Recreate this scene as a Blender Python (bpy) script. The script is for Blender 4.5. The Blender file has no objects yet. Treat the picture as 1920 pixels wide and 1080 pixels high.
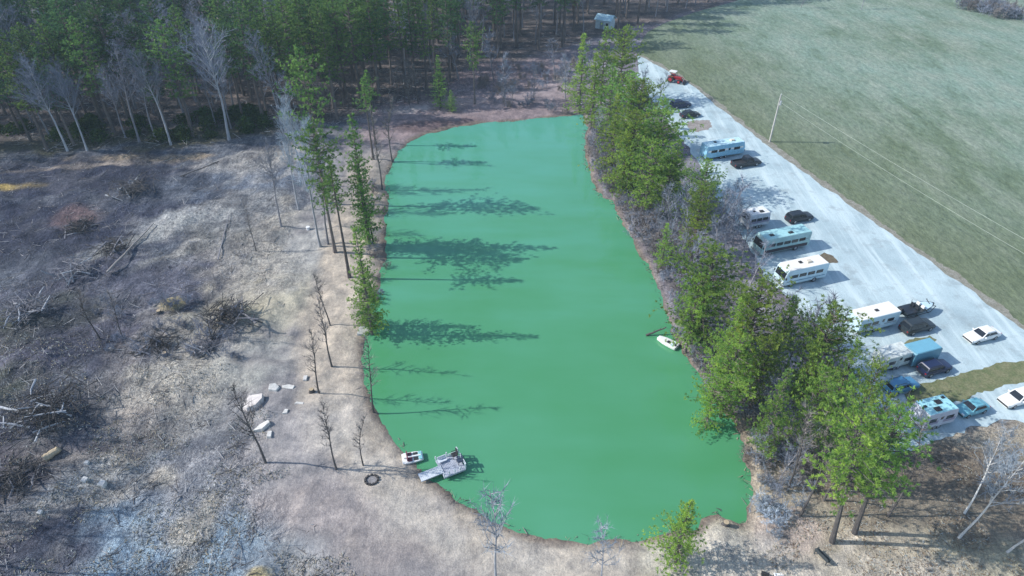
import bpy, bmesh, math, random
import numpy as np
from mathutils import Vector, Matrix

scene = bpy.context.scene
COL = scene.collection
R = math.radians
PITCH = R(37.0)
CAM_H = 60.0
SUN_EL = R(37.0)
HAZE = .00026

# ------------------------------------------------------------------ camera
cam = bpy.data.cameras.new('camera')
cam.lens = 24.0
cam.sensor_width = 36.0
cam.clip_start = 0.5
cam.clip_end = 8000.0
cam_o = bpy.data.objects.new('camera', cam)
cam_o.location = (0, 0, CAM_H)
cam_o.rotation_euler = (math.pi / 2 - PITCH, 0, 0)
COL.objects.link(cam_o)
scene.camera = cam_o

# ------------------------------------------------------------------ light
world = bpy.data.worlds.new('World')
scene.world = world
world.use_nodes = True
wn = world.node_tree.nodes
sky = wn.new('ShaderNodeTexSky')
sky.sky_type = 'NISHITA'
sky.sun_disc = False
sky.sun_elevation = SUN_EL
sky.sun_rotation = R(-90)
sky.air_density = 1.0
sky.dust_density = 0.6
sky.ozone_density = 1.0
world.node_tree.links.new(sky.outputs[0], wn['Background'].inputs[0])
wn['Background'].inputs[1].default_value = 0.15
sun = bpy.data.lights.new('sun', 'SUN')
sun.energy = 3.7
sun.angle = R(0.5)
sun.color = (1.0, 0.972, 0.92)
sun_o = bpy.data.objects.new('sun', sun)
sd = Vector((-math.cos(SUN_EL), 0.02, math.sin(SUN_EL)))      # towards the sun
sun_o.rotation_euler = sd.to_track_quat('Z', 'Y').to_euler()
sun_o.location = (-80, 0, 120)
COL.objects.link(sun_o)
scene.view_settings.view_transform = 'Standard'
scene.view_settings.look = 'None'
scene.view_settings.exposure = 0.5
scene.view_settings.gamma = 1.0
scene.render.engine = 'CYCLES'
scene.cycles.max_bounces = 5
scene.cycles.transparent_max_bounces = 6

rng = random.Random(7)
nrng = np.random.default_rng(11)

# ------------------------------------------------------------------ helpers
SP, CP, FOC = math.sin(PITCH), math.cos(PITCH), 1280.0


def P(px, py, z=0.0):
    """survey mark read off the photograph -> metres on the plane at height z"""
    u = (px - 960) / FOC
    v = (py - 540) / FOC
    t = (CAM_H - z) / (SP + v * CP)
    return (u * t, (CP - v * SP) * t)


def tag(o, label=None, cat=None, group=None, kind=None):
    if label: o['label'] = label
    if cat: o['category'] = cat
    if group: o['group'] = group
    if kind: o['kind'] = kind
    return o


def link(name, mesh, parent=None, loc=None, rz=0.0, scale=None):
    o = bpy.data.objects.new(name, mesh)
    COL.objects.link(o)
    if parent is not None: o.parent = parent
    if loc is not None: o.location = loc
    if rz: o.rotation_euler = (0, 0, rz)
    if scale is not None: o.scale = scale if hasattr(scale, '__len__') else (scale,) * 3
    return o


def thing(name, label, cat, loc=(0, 0, 0), rz=0.0, group=None, scale=None):
    o = link(name, None, None, loc, rz, scale)
    o.empty_display_size = 0.2
    return tag(o, label, cat, group)


class MB:
    """collects simple shapes and links them as one mesh"""

    def __init__(self):
        self.v, self.f, self.m, self.t = [], [], [], []

    def face(self, idx, mi=0, tint=0.5):
        self.f.append(idx); self.m.append(mi); self.t.append(tint)

    def box(self, c, s, rz=0.0, mi=0, top=(1, 1)):
        i = len(self.v)
        cr, sr = math.cos(rz), math.sin(rz)
        for dz in (-.5, .5):
            tx, ty = top if dz > 0 else (1, 1)
            for dx, dy in ((-.5, -.5), (.5, -.5), (.5, .5), (-.5, .5)):
                x, y = dx * s[0] * tx, dy * s[1] * ty
                self.v.append((c[0] + x * cr - y * sr, c[1] + x * sr + y * cr, c[2] + dz * s[2]))
        for q in ((3, 2, 1, 0), (4, 5, 6, 7), (0, 1, 5, 4), (1, 2, 6, 5), (2, 3, 7, 6), (3, 0, 4, 7)):
            self.face([i + k for k in q], mi)
        return self

    def tube(self, pts, rad, n=6, mi=0, cap=True, tint=0.5):
        pts = [Vector(p) for p in pts]
        if not hasattr(rad, '__len__'): rad = [rad] * len(pts)
        i0 = len(self.v)
        for k, p in enumerate(pts):
            d = (pts[min(k + 1, len(pts) - 1)] - pts[max(k - 1, 0)]).normalized()
            a = d.cross(Vector((0.13, 0.31, 1)) if abs(d.z) < .95 else Vector((1, 0.2, 0))).normalized()
            b = d.cross(a)
            for j in range(n):
                w = 2 * math.pi * j / n
                q = p + (a * math.cos(w) + b * math.sin(w)) * rad[k]
                self.v.append(tuple(q))
        for k in range(len(pts) - 1):
            for j in range(n):
                a0 = i0 + k * n + j; a1 = i0 + k * n + (j + 1) % n
                self.face([a0, a0 + n, a1 + n, a1], mi, tint)
        if cap:
            self.face([i0 + j for j in range(n)], mi, tint)
            e = i0 + (len(pts) - 1) * n
            self.face([e + n - 1 - j for j in range(n)], mi, tint)
        return self

    def prism(self, prof, y0, y1, mi=0):
        """(x, z) outline extruded along y"""
        i = len(self.v); n = len(prof)
        self.v += [(x, y0, z) for x, z in prof] + [(x, y1, z) for x, z in prof]
        self.face([i + k for k in range(n)], mi)
        self.face([i + n + n - 1 - k for k in range(n)], mi)
        for k in range(n):
            l = (k + 1) % n
            self.face([i + k, i + n + k, i + n + l, i + l], mi)
        return self

    def slab(self, poly, z0, z1, mi=0):
        i = len(self.v); n = len(poly)
        self.v += [(x, y, z0) for x, y in poly] + [(x, y, z1) for x, y in poly]
        self.face([i + n - 1 - k for k in range(n)], mi)
        self.face([i + n + k for k in range(n)], mi)
        for k in range(n):
            l = (k + 1) % n
            self.face([i + k, i + l, i + n + l, i + n + k], mi)
        return self

    def loft(self, loops, mi=0):
        i = len(self.v); n = len(loops[0])
        for lp in loops: self.v += [tuple(p) for p in lp]
        for k in range(len(loops) - 1):
            for j in range(n):
                a = i + k * n + j; b = i + k * n + (j + 1) % n
                self.face([a, b, b + n, a + n], mi)
        self.face([i + n - 1 - j for j in range(n)], mi)
        e = i + (len(loops) - 1) * n
        self.face([e + j for j in range(n)], mi)
        return self

    def panel(self, a, b, c, d, u0=0, u1=1, v0=0, v1=1, off=.012, th=.02, mi=0):
        """thin plate laid on the quad a b c d (a->b is u, a->d is v)"""
        a, b, c, d = map(Vector, (a, b, c, d))
        nrm = (b - a).cross(d - a).normalized()

        def bi(u, v): return (a * (1 - u) + b * u) * (1 - v) + (d * (1 - u) + c * u) * v
        q = [bi(u0, v0), bi(u1, v0), bi(u1, v1), bi(u0, v1)]
        i = len(self.v)
        self.v += [tuple(p + nrm * (off - th)) for p in q] + [tuple(p + nrm * off) for p in q]
        for w in ((3, 2, 1, 0), (4, 5, 6, 7), (0, 1, 5, 4), (1, 2, 6, 5), (2, 3, 7, 6), (3, 0, 4, 7)):
            self.face([i + k for k in w], mi)
        return self

    def disc(self, c, r, w, axis='y', n=14, mi=0, inner=0.0):
        """short cylinder across the y axis"""
        i = len(self.v)
        for s in (-.5, .5):
            for j in range(n):
                t = 2 * math.pi * j / n
                if axis == 'y': self.v.append((c[0] + r * math.cos(t), c[1] + s * w, c[2] + r * math.sin(t)))
                else: self.v.append((c[0] + r * math.cos(t), c[1] + r * math.sin(t), c[2] + s * w))
        self.face([i + j for j in range(n)], mi)
        self.face([i + n + n - 1 - j for j in range(n)], mi)
        for j in range(n):
            l = (j + 1) % n
            self.face([i + j, i + n + j, i + n + l, i + l], mi)
        return self

    def mesh(self, name, mats, smooth=False, bevel=0.0, fix=True, angle=40):
        me = bpy.data.meshes.new(name)
        me.from_pydata(self.v, [], self.f)
        if not hasattr(mats, '__len__'): mats = [mats]
        for m in mats: me.materials.append(m)
        if len(mats) > 1: me.polygons.foreach_set('material_index', self.m)
        if fix:
            bm = bmesh.new(); bm.from_mesh(me)
            bmesh.ops.recalc_face_normals(bm, faces=bm.faces)
            if bevel > 0:
                ed = [e for e in bm.edges if len(e.link_faces) == 2 and e.calc_face_angle(0) > R(30)]
                bmesh.ops.bevel(bm, geom=ed, offset=bevel, segments=2, affect='EDGES', profile=.6)
            bm.to_mesh(me); bm.free()
        if smooth:
            me.polygons.foreach_set('use_smooth', [True] * len(me.polygons))
            me.set_sharp_from_angle(angle=R(angle))
        me.update()
        return me

    def build(self, name, mats, parent=None, label=None, **kw):
        o = link(name, self.mesh(name, mats, **kw), parent)
        if label: o['label'] = label
        return o

    def build_tinted(self, name, mats):
        me = self.mesh(name, mats, fix=False)
        at = me.attributes.new('tint', 'FLOAT', 'FACE')
        at.data.foreach_set('value', self.t)
        return me


# ------------------------------------------------------------------ materials
MATS = {}


def nt(name):
    m = bpy.data.materials.new(name)
    m.use_nodes = True
    t = m.node_tree
    return m, t, t.nodes['Principled BSDF'], t.nodes, t.links


def noise(t, scale, detail=4.0, rough=.6, vec=None):
    n = t.nodes.new('ShaderNodeTexNoise')
    n.inputs['Scale'].default_value = scale
    n.inputs['Detail'].default_value = detail
    n.inputs['Roughness'].default_value = rough
    if vec is not None: t.links.new(vec, n.inputs['Vector'])
    return n.outputs['Fac']


def remap(t, src, a, b, c, d):
    n = t.nodes.new('ShaderNodeMapRange')
    n.clamp = True
    t.links.new(src, n.inputs[0])
    for k, x in enumerate((a, b, c, d)): n.inputs[k + 1].default_value = x
    return n.outputs[0]


def mixc(t, fac, a, b, mode='MIX'):
    n = t.nodes.new('ShaderNodeMix')
    n.data_type = 'RGBA'; n.blend_type = mode
    for sock, val in ((n.inputs[0], fac), (n.inputs[6], a), (n.inputs[7], b)):
        if isinstance(val, (int, float)): sock.default_value = val
        elif isinstance(val, tuple): sock.default_value = (*val, 1)
        else: t.links.new(val, sock)
    return n.outputs[2]


def maths(t, op, a, b=0.0):
    n = t.nodes.new('ShaderNodeMath'); n.operation = op
    for s, x in ((n.inputs[0], a), (n.inputs[1], b)):
        if isinstance(x, (int, float)): s.default_value = x
        else: t.links.new(x, s)
    return n.outputs[0]


def coords(t, kind='Object', scale=(1, 1, 1), rot=(0, 0, 0)):
    c = t.nodes.new('ShaderNodeTexCoord')
    mp = t.nodes.new('ShaderNodeMapping')
    mp.inputs['Scale'].default_value = scale
    mp.inputs['Rotation'].default_value = rot
    t.links.new(c.outputs[kind], mp.inputs[0])
    return mp.outputs[0]


def bump(t, bs, h, strength=.5, dist=.1):
    b = t.nodes.new('ShaderNodeBump')
    b.inputs['Strength'].default_value = strength
    b.inputs['Distance'].default_value = dist
    t.links.new(h, b.inputs['Height'])
    t.links.new(b.outputs[0], bs.inputs['Normal'])


def mat(name, rgb, rough=.6, metal=0.0, var=.25, scale=3.0, spec=.4, alpha=1.0):
    if name in MATS: return MATS[name]
    m, t, bs, N, L = nt(name)
    f = noise(t, scale, 5, .65, coords(t))
    lo = tuple(c * (1 - var) for c in rgb); hi = tuple(min(1, c * (1 + var * .6)) for c in rgb)
    L.new(mixc(t, remap(t, f, .3, .7, 0, 1), lo, hi), bs.inputs['Base Color'])
    bs.inputs['Roughness'].default_value = rough
    bs.inputs['Metallic'].default_value = metal
    bs.inputs['Specular IOR Level'].default_value = spec
    MATS[name] = m
    return m


def foliage_mat(name, dark, light, trans=.35):
    m, t, bs, N, L = nt(name)
    a = N.new('ShaderNodeAttribute'); a.attribute_name = 'tint'
    oi = N.new('ShaderNodeObjectInfo')
    c = mixc(t, a.outputs['Fac'], dark, light)
    h = N.new('ShaderNodeHueSaturation')
    L.new(c, h.inputs['Color'])
    L.new(remap(t, oi.outputs['Random'], 0, 1, .488, .515), h.inputs['Hue'])
    L.new(remap(t, oi.outputs['Random'], 0, 1, .75, 1.2), h.inputs['Value'])
    d = N.new('ShaderNodeBsdfDiffuse'); tr = N.new('ShaderNodeBsdfTranslucent')
    mx = N.new('ShaderNodeMixShader'); mx.inputs[0].default_value = trans
    L.new(h.outputs[0], d.inputs[0]); L.new(h.outputs[0], tr.inputs[0])
    L.new(d.outputs[0], mx.inputs[1]); L.new(tr.outputs[0], mx.inputs[2])
    L.new(mx.outputs[0], N['Material Output'].inputs[0])
    N.remove(bs)
    MATS[name] = m
    return m


def bark_mat(name, a, b):
    m, t, bs, N, L = nt(name)
    f = noise(t, 2.5, 6, .7, coords(t, scale=(2, 2, .5)))
    oi = N.new('ShaderNodeObjectInfo')
    c = mixc(t, remap(t, f, .35, .65, 0, 1), a, b)
    h = N.new('ShaderNodeHueSaturation'); L.new(c, h.inputs['Color'])
    L.new(remap(t, oi.outputs['Random'], 0, 1, .75, 1.25), h.inputs['Value'])
    L.new(h.outputs[0], bs.inputs['Base Color'])
    bs.inputs['Roughness'].default_value = .9
    bs.inputs['Specular IOR Level'].default_value = .15
    MATS[name] = m
    return m


M_PINE = foliage_mat('pine_needles_bright', (.10, .22, .07), (.36, .53, .125), .58)
M_PINE_F = foliage_mat('pine_needles_edge', (.055, .135, .055), (.22, .345, .10), .5)
M_PINE_S = foliage_mat('pine_needles_shaded', (.06, .155, .06), (.25, .40, .11), .5)  # darkened needles, the shore pines' shadow side put into the colour
M_PINE_D = foliage_mat('pine_needles_forest', (.036, .098, .058), (.14, .25, .095), .45)
M_PINE_Y = foliage_mat('pine_needles_yellowish', (.13, .245, .07), (.43, .57, .12), .58)
M_EVER = foliage_mat('evergreen_leaves', (.03, .06, .02), (.09, .14, .035))
M_BARK = bark_mat('pine_bark', (.10, .085, .08), (.20, .17, .155))
M_BARK_P = bark_mat('pale_bark', (.30, .31, .34), (.50, .51, .53))
M_BARK_W = bark_mat('white_bark', (.50, .50, .50), (.74, .73, .71))
M_BARK_G = bark_mat('grey_bark', (.17, .17, .19), (.30, .29, .31))
M_BARK_K = bark_mat('dark_bark', (.07, .065, .065), (.13, .12, .115))
M_TWIG_P = bark_mat('pale_twigs', (.24, .29, .35), (.40, .46, .53))
M_TWIG_G = bark_mat('grey_twigs', (.17, .19, .24), (.28, .31, .38))
M_TWIG_B = bark_mat('brown_twigs', (.165, .145, .14), (.285, .26, .245))

# ------------------------------------------------------------------ survey lines
POND_PX = [(770, 265), (800, 252), (850, 240), (900, 232), (960, 228), (1020, 222), (1060, 218), (1092, 216), (1100, 240),
           (1096, 270), (1098, 305), (1112, 342), (1128, 372), (1146, 378), (1163, 410), (1188, 458), (1213, 498), (1236, 548),
           (1252, 600), (1268, 640), (1298, 690), (1328, 740), (1362, 778), (1384, 810), (1396, 860), (1404, 905), (1403, 940),
           (1398, 966), (1386, 978), (1372, 968), (1345, 960), (1318, 975), (1300, 992), (1250, 1001),
           (1200, 1010), (1130, 1013), (1060, 1012), (1000, 1005), (940, 985), (890, 958), (850, 930), (812, 902), (780, 868),
           (750, 835), (722, 802), (702, 770), (690, 735), (682, 690), (681, 660), (688, 615), (694, 580), (712, 540), (724, 480),
           (722, 430), (728, 380), (724, 340), (735, 305), (750, 282)]
WATER_Z = -0.5
POND = [P(x, y, WATER_Z) for x, y in POND_PX]


def seg_dist(X, Y, poly, closed=True):
    """distance to a polyline, and inside mask when closed"""
    d = np.full(X.shape, 1e9)
    n = len(poly)
    inside = np.zeros(X.shape, bool)
    for i in range(n if closed else n - 1):
        ax, ay = poly[i]; bx, by = poly[(i + 1) % n]
        ex, ey = bx - ax, by - ay
        L2 = ex * ex + ey * ey + 1e-12
        t = np.clip(((X - ax) * ex + (Y - ay) * ey) / L2, 0, 1)
        d = np.minimum(d, np.hypot(X - ax - t * ex, Y - ay - t * ey))
        if closed:
            c = (ay > Y) != (by > Y)
            xi = ax + (Y - ay) * ex / (ey if abs(ey) > 1e-9 else 1e-9)
            inside ^= c & (X < xi)
    return d, inside


def smooth_noise(X, Y, cell, seed):
    g = np.random.default_rng(seed).random((257, 257))
    u = X / cell; v = Y / cell
    i = np.floor(u).astype(int); j = np.floor(v).astype(int)
    fu = u - i; fv = v - j
    fu = fu * fu * (3 - 2 * fu); fv = fv * fv * (3 - 2 * fv)
    i %= 256; j %= 256
    return (g[i, j] * (1 - fu) + g[i + 1, j] * fu) * (1 - fv) + (g[i, j + 1] * (1 - fu) + g[i + 1, j + 1] * fu) * fv


LOT_EDGE_PX = [(1196, 104), (1232, 122), (1262, 140), (1300, 163), (1350, 203), (1400, 243), (1440, 273), (1500, 318), (1580, 375),
               (1650, 425), (1720, 475), (1800, 530), (1880, 590), (1960, 652), (2100, 765)]
LOT_EDGE = [P(*q) for q in LOT_EDGE_PX]
FOREST_PX = [(-500, 330), (-200, 310), (0, 296), (130, 283), (320, 268), (430, 261), (530, 247), (600, 236), (650, 218), (700, 196), (760, 186),
             (830, 172), (870, 128), (920, 112), (1000, 104), (1060, 95), (1110, 70), (1190, 54), (1240, 38), (1300, 20), (1400, -2), (1600, -40)]
FOREST = [P(*q) for q in FOREST_PX]
FX = np.array([q[0] for q in FOREST]); FY = np.array([q[1] for q in FOREST])
o_ = np.argsort(FX); FX, FY = FX[o_], FY[o_]


def forest_front(x): return float(np.interp(x, FX, FY))


LOT_ANG = math.atan2(18.4, 56)
# mounds and heaps: pixel centre, radius, height
MOUNDS = [(325, 575, 2.0, 1.1), (350, 595, 1.6, .8), (487, 1085, 1.5, 1.2), (100, 790, 4.0, 1.2), (60, 600, 4.5, 1.0), (250, 360, 4, .9),
          (440, 600, 3, .8), (70, 680, 6, 1.4), (470, 300, 6, .8), (330, 420, 7, .9), (480, 440, 6, .8), (1345, 1000, 2.2, .5)]


def height(X, Y, fine=True):
    d, ins = seg_dist(X, Y, POND)
    sdist = np.where(ins, -d, d)
    leftness = np.clip((-14 - X) / 14, 0, 1) * np.clip((forest_np(X) + 6 - Y) / 12, 0, 1)
    amp = .08 + .75 * leftness
    z = amp * ((smooth_noise(X, Y, 7.0, 1) - .5) * 1.1 + (smooth_noise(X, Y, 2.6, 2) - .5) * .7 + (smooth_noise(X, Y, 1.25, 3) - .5) * .55)
    z += .10 * (smooth_noise(X, Y, 1.4, 5) - .5)
    for px, py, r, h in MOUNDS:
        mx, my = P(px, py)
        z += h * np.exp(-((X - mx) ** 2 + (Y - my) ** 2) / (r * r) * 1.6) * (.7 + .6 * smooth_noise(X, Y, .9, 8))
    # level under the parking lot and the field
    right = np.clip((X - 24) / 6, 0, 1) * np.clip((Y - 48) / 8, 0, 1)
    z = z * (1 - right) - .02 * right
    k = np.clip(sdist / 3.2, 0, 1); k = k * k * (3 - 2 * k)
    wob = (smooth_noise(X, Y, 1.8, 21) - .5) * .26 + (smooth_noise(X, Y, .75, 22) - .5) * .16
    bank = WATER_Z + wob + .16 * sdist
    z = np.where(sdist < 0, WATER_Z + wob + sdist * .45, bank * (1 - k) + z * k)
    return np.maximum(z, -2.2), sdist


def forest_np(X): return np.interp(X, FX, FY)


def zat(x, y):
    z, _ = height(np.array([x]), np.array([y]))
    return float(z[0])


# ------------------------------------------------------------------ ground sheet
def build_ground():
    st = .62
    xs = np.concatenate([[-4000, -1800, -900, -500, -320, -230, -180], np.arange(-150, 110, st), [112, 116, 125, 140, 170, 230, 320, 500, 900, 1800, 4000]])
    ys = np.concatenate([[-3000, -1200, -500, -200, -80, -30, 0, 14, 22], np.arange(27, 205, st), np.arange(206, 262, 2.0), [270, 290, 330, 420, 600, 1000, 2000, 5000]])
    X, Y = np.meshgrid(xs, ys, indexing='ij')
    Z, sdist = height(X, Y)
    far = (X < -150) | (X > 110) | (Y < 27) | (Y > 262)
    Z = np.where(far, 0.0, Z)
    nx, ny = X.shape
    # soil colours (south-east dark ovals hold painted tree shade), blended between neighbouring patches
    C = np.zeros(X.shape + (3,)); C[:] = (.27, .255, .25)

    def put(mask, rgb):
        m = np.clip(mask, 0, 1)[..., None]
        C[:] = C * (1 - m) + np.array(rgb) * m
    n1 = smooth_noise(X, Y, 9, 31); n2 = smooth_noise(X, Y, 3.2, 32); n3 = smooth_noise(X, Y, 1.3, 33)
    mot = (n1 - .5) * .9 + (n2 - .5) * .7 + (n3 - .5) * .45
    clear = np.clip((sdist - 10.5 + mot * 9) / 7, 0, 1) * np.clip((4 - X) / 8, 0, 1)
    put(clear, (.155, .172, .20))                                        # scraped, litter covered clearing

    def blob(px, py, rx, ry, rgb, k=1.0, rot=0.0, edge=.9):
        cx, cy = P(px, py)
        c, s = math.cos(rot), math.sin(rot)
        u = ((X - cx) * c + (Y - cy) * s) / rx; v = (-(X - cx) * s + (Y - cy) * c) / ry
        q = 1.25 - np.sqrt(u * u + v * v) + mot * edge
        put(np.clip(q * 1.6, 0, 1) * k, rgb)
    pat = np.clip((smooth_noise(X, Y, 6.5, 41) * .6 + smooth_noise(X, Y, 2.2, 42) * .4 - .48) * 7, 0, 1)
    PURP = (.058, .065, .098); PALE = (.31, .41, .48); TAN = (.52, .47, .34); GREY = (.20, .235, .285); BRN = (.25, .20, .175); MOSS = (.10, .11, .07)
    blob(120, 330, 26, 9, PURP); blob(60, 430, 16, 10, PURP); blob(230, 420, 12, 9, PURP, .8); blob(170, 560, 20, 12, (.12, .125, .16))
    blob(60, 640, 14, 9, MOSS, .75); blob(20, 700, 9, 7, MOSS, .8); blob(240, 660, 17, 8, (.13, .13, .165)); blob(90, 790, 10, 8, PURP, .8)
    blob(380, 520, 12, 7, (.15, .155, .19)); blob(440, 340, 16, 5, GREY, .8, .3)
    blob(480, 300, 9, 4, (.46, .44, .40), .9, .35); blob(390, 400, 10, 2.6, (.42, .43, .42), .9, .5); blob(300, 440, 12, 2.2, (.38, .39, .37), .8, .6)
    blob(350, 470, 9, 1.4, (.34, .33, .28), .8, .7); blob(430, 445, 6, 3, (.43, .43, .38), .8)
    blob(480, 560, 7.5, 9, TAN, .9); blob(540, 470, 6, 8, (.40, .39, .36), .85); blob(470, 400, 6, 6, (.38, .385, .37), .7); blob(325, 572, 1.8, 1.6, (.55, .46, .25), 1); blob(338, 597, 1.9, .8, (.6, .54, .36), 1)
    blob(410, 690, 9, 6, (.42, .41, .36), .9); blob(330, 780, 8, 6, (.38, .37, .34), .9); blob(250, 770, 6, 6, (.42, .375, .32), .9); blob(330, 720, 7, 4, (.45, .43, .37), .9)
    blob(220, 870, 9, 7, (.18, .17, .16), .6); blob(60, 880, 10, 6, (.13, .12, .135), .9); blob(60, 960, 12, 6, (.11, .11, .135), .9)
    blob(300, 940, 12, 6, (.22, .30, .37), .85); blob(210, 1050, 11, 5, (.50, .66, .76), .95, .25); blob(420, 1040, 9, 5, PALE, .85); blob(330, 1000, 8, 5, (.29, .39, .47), .8)
    blob(40, 1050, 5, 5, (.11, .105, .13), .9); blob(560, 1050, 7, 4, (.34, .36, .37), .7)
    blob(400, 900, 8, 5, (.34, .32, .31), .7); blob(487, 1085, 1.5, 1.1, (.55, .45, .24), 1)
    blob(20, 350, 5, 1.2, (.50, .37, .13), 1, .1); blob(150, 312, 16, 1.1, (.42, .36, .30), .8, .12); blob(290, 296, 13, 1.6, (.40, .32, .22), .8, .05); blob(150, 405, 4, 3, (.22, .15, .14), .7)
    # bare soil showing through the litter nearer to the bank, dark brush farther out
    east = np.clip((X + 58) / 20, 0, 1) * clear
    put(pat * east * .9, (.48, .445, .375)); put(pat[::-1, ::-1] * np.clip((-34 - X) / 14, 0, 1) * clear * .5, (.05, .055, .075))
    wx = X + (smooth_noise(X, Y, 7, 45) - .5) * 9; wy = Y + (smooth_noise(X, Y, 5, 46) - .5) * 8
    strk = np.clip((smooth_noise((wx + wy) * .35, (wx - wy) * .9, 2.6, 44) - .60) * 6, 0, 1) * clear * np.clip((Y - 66) / 10, 0, 1) * np.clip((n1 - .38) * 5, 0, 1)
    put(strk * np.clip((X + 70) / 25, .15, 1) * .6, (.45, .44, .41))
    # bare tan embankment round the west and south of the pond
    put(np.clip((9.5 - sdist + mot * 5) / 3, 0, 1) * np.clip((128 - Y) / 16, 0, 1) * np.clip((18 - X) / 10, 0, 1), (.40, .345, .275))
    put(np.clip((5.5 - np.abs(sdist - 4.2) + mot * 3) / 4, 0, 1) * np.clip((104 - Y) / 14, 0, 1) * np.clip((16 - X) / 10, 0, 1), (.48, .415, .335))
    blob(720, 1020, 11, 6, (.30, .265, .245), .9, -.4); blob(600, 940, 7, 5, (.345, .305, .285), .9); blob(560, 830, 6, 6, (.37, .345, .33), .7); blob(860, 1060, 6, 3, (.36, .33, .30), .7)
    put(np.clip((3.6 - np.abs(sdist - 4.5) + mot * 3) / 3, 0, 1) * np.clip((62 - Y) / 10, 0, 1) * np.clip((12 - X) / 10, 0, 1) * .8, (.47, .43, .37))
    # far bank
    fb = np.clip((X + 36 + mot * 5) / 6, 0, 1) * np.clip((Y - 122 + mot * 6) / 8, 0, 1) * np.clip((20 - X) / 4, 0, 1)
    put(fb, (.27, .215, .215)); blob(770, 205, 6, 2, (.45, .40, .38), .8, .2); blob(870, 190, 9, 3, (.42, .33, .30), .8, .2); blob(990, 175, 14, 8, (.33, .275, .275), .8)
    blob(1062, 150, 2.2, 2.2, (.55, .49, .38), .9); blob(800, 235, 9, 2.4, (.14, .10, .10), .8, .25)
    # east bank below the pines
    eb = np.clip((sdist + 1) / 2, 0, 1) * np.clip((X - 12 + mot * 3) / 3, 0, 1) * np.clip((Y - 44 + mot * 4) / 4, 0, 1)
    put(eb, (.22, .20, .215)); put(eb * np.clip((n2 - .5) * 5, 0, 1), (.31, .30, .32))
    # south-east lawn of winter straw
    se = np.clip((X - 12 + mot * 3) / 4, 0, 1) * np.clip((53 - Y + .14 * (X - 24) + mot * 4) / 4, 0, 1)
    put(se, (.46, .40, .30)); put(se * np.clip((n1 - .45) * 3, 0, 1), (.42, .385, .27)); put(se * np.clip((n3 + n2 - 1.15) * 3, 0, 1) * .7, (.64, .57, .46))
    blob(1780, 905, 15, 6, (.20, .165, .125), .95); blob(1640, 905, 8, 5, (.22, .185, .14), .85); blob(1700, 960, 9, 2, (.28, .24, .18), .8); blob(1480, 990, 4, 3, (.47, .38, .33), .8); blob(1330, 1040, 6, 3, (.53, .49, .43), .7); blob(1640, 1070, 9, 1.6, (.50, .45, .37), .7); blob(1590, 1040, 3, 1, (.24, .26, .12), .0)  # first three ovals: shade under the pines painted as darker brown lawn
    # forest floor
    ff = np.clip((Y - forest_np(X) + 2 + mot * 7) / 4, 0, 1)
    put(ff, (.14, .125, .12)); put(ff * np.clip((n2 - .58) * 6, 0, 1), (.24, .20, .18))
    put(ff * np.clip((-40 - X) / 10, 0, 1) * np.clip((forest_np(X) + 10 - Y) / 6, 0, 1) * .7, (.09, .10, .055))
    # wet rim and pond bed
    put(np.clip((1.0 - sdist + mot * .8) / .8, 0, 1), (.215, .175, .14)); put(np.clip(-sdist / .5, 0, 1), (.07, .09, .05))
    C *= (1 + (n3 - .5)[..., None] * .25)
    me = bpy.data.meshes.new('ground')
    idx = np.arange(nx * ny).reshape(nx, ny)
    q = np.stack([idx[:-1, :-1], idx[1:, :-1], idx[1:, 1:], idx[:-1, 1:]], -1).reshape(-1, 4)
    V = np.stack([X, Y, Z], -1).reshape(-1, 3)
    me.vertices.add(len(V)); me.vertices.foreach_set('co', V.ravel())
    me.loops.add(q.size); me.loops.foreach_set('vertex_index', q.ravel().astype(np.int32))
    me.polygons.add(len(q)); me.polygons.foreach_set('loop_start', np.arange(0, q.size, 4, dtype=np.int32))
    me.polygons.foreach_set('use_smooth', np.ones(len(q), bool))
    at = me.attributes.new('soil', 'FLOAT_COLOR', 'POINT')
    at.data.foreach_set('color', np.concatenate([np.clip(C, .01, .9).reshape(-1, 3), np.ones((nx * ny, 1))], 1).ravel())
    ra = me.attributes.new('litter', 'FLOAT', 'POINT')
    lit = np.clip(clear * np.clip((sdist - 6) / 8, 0, 1) + ff * .6 + eb * .7 + se * .5, .18, 1)
    ra.data.foreach_set('value', lit.ravel())
    me.update(); me.validate()
    m, t, bs, N, L = nt('soil')
    a = N.new('ShaderNodeAttribute'); a.attribute_name = 'soil'
    b = N.new('ShaderNodeAttribute'); b.attribute_name = 'litter'
    v = coords(t)
    f1 = noise(t, .55, 6, .7, v); f2 = noise(t, 2.4, 5, .7, v); f3 = noise(t, 7.5, 3, .6, v)
    vs = coords(t, scale=(1.5, .5, 1), rot=(0, 0, R(-38)))
    f4 = noise(t, 1.5, 5, .75, vs)
    c = mixc(t, remap(t, f1, .3, .7, 0, 1), (.5, .53, .6), (1.45, 1.42, 1.38))
    c2 = mixc(t, remap(t, f2, .32, .68, 0, 1), (.55, .58, .64), (1.42, 1.4, 1.36))
    c4 = mixc(t, remap(t, f4, .35, .65, 0, 1), (.70, .70, .72), (1.28, 1.28, 1.26))
    c3 = mixc(t, remap(t, f3, .42, .66, 0, 1), (.62, .60, .60), (1.25, 1.25, 1.25))
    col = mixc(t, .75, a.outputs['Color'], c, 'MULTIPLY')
    lf = remap(t, b.outputs['Fac'], 0, 1, .25, 1)
    col = mixc(t, lf, col, c2, 'MULTIPLY'); col = mixc(t, lf, col, c4, 'MULTIPLY'); col = mixc(t, lf, col, c3, 'MULTIPLY')
    L.new(col, bs.inputs['Base Color'])
    bs.inputs['Roughness'].default_value = .95; bs.inputs['Specular IOR Level'].default_value = .1
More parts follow.
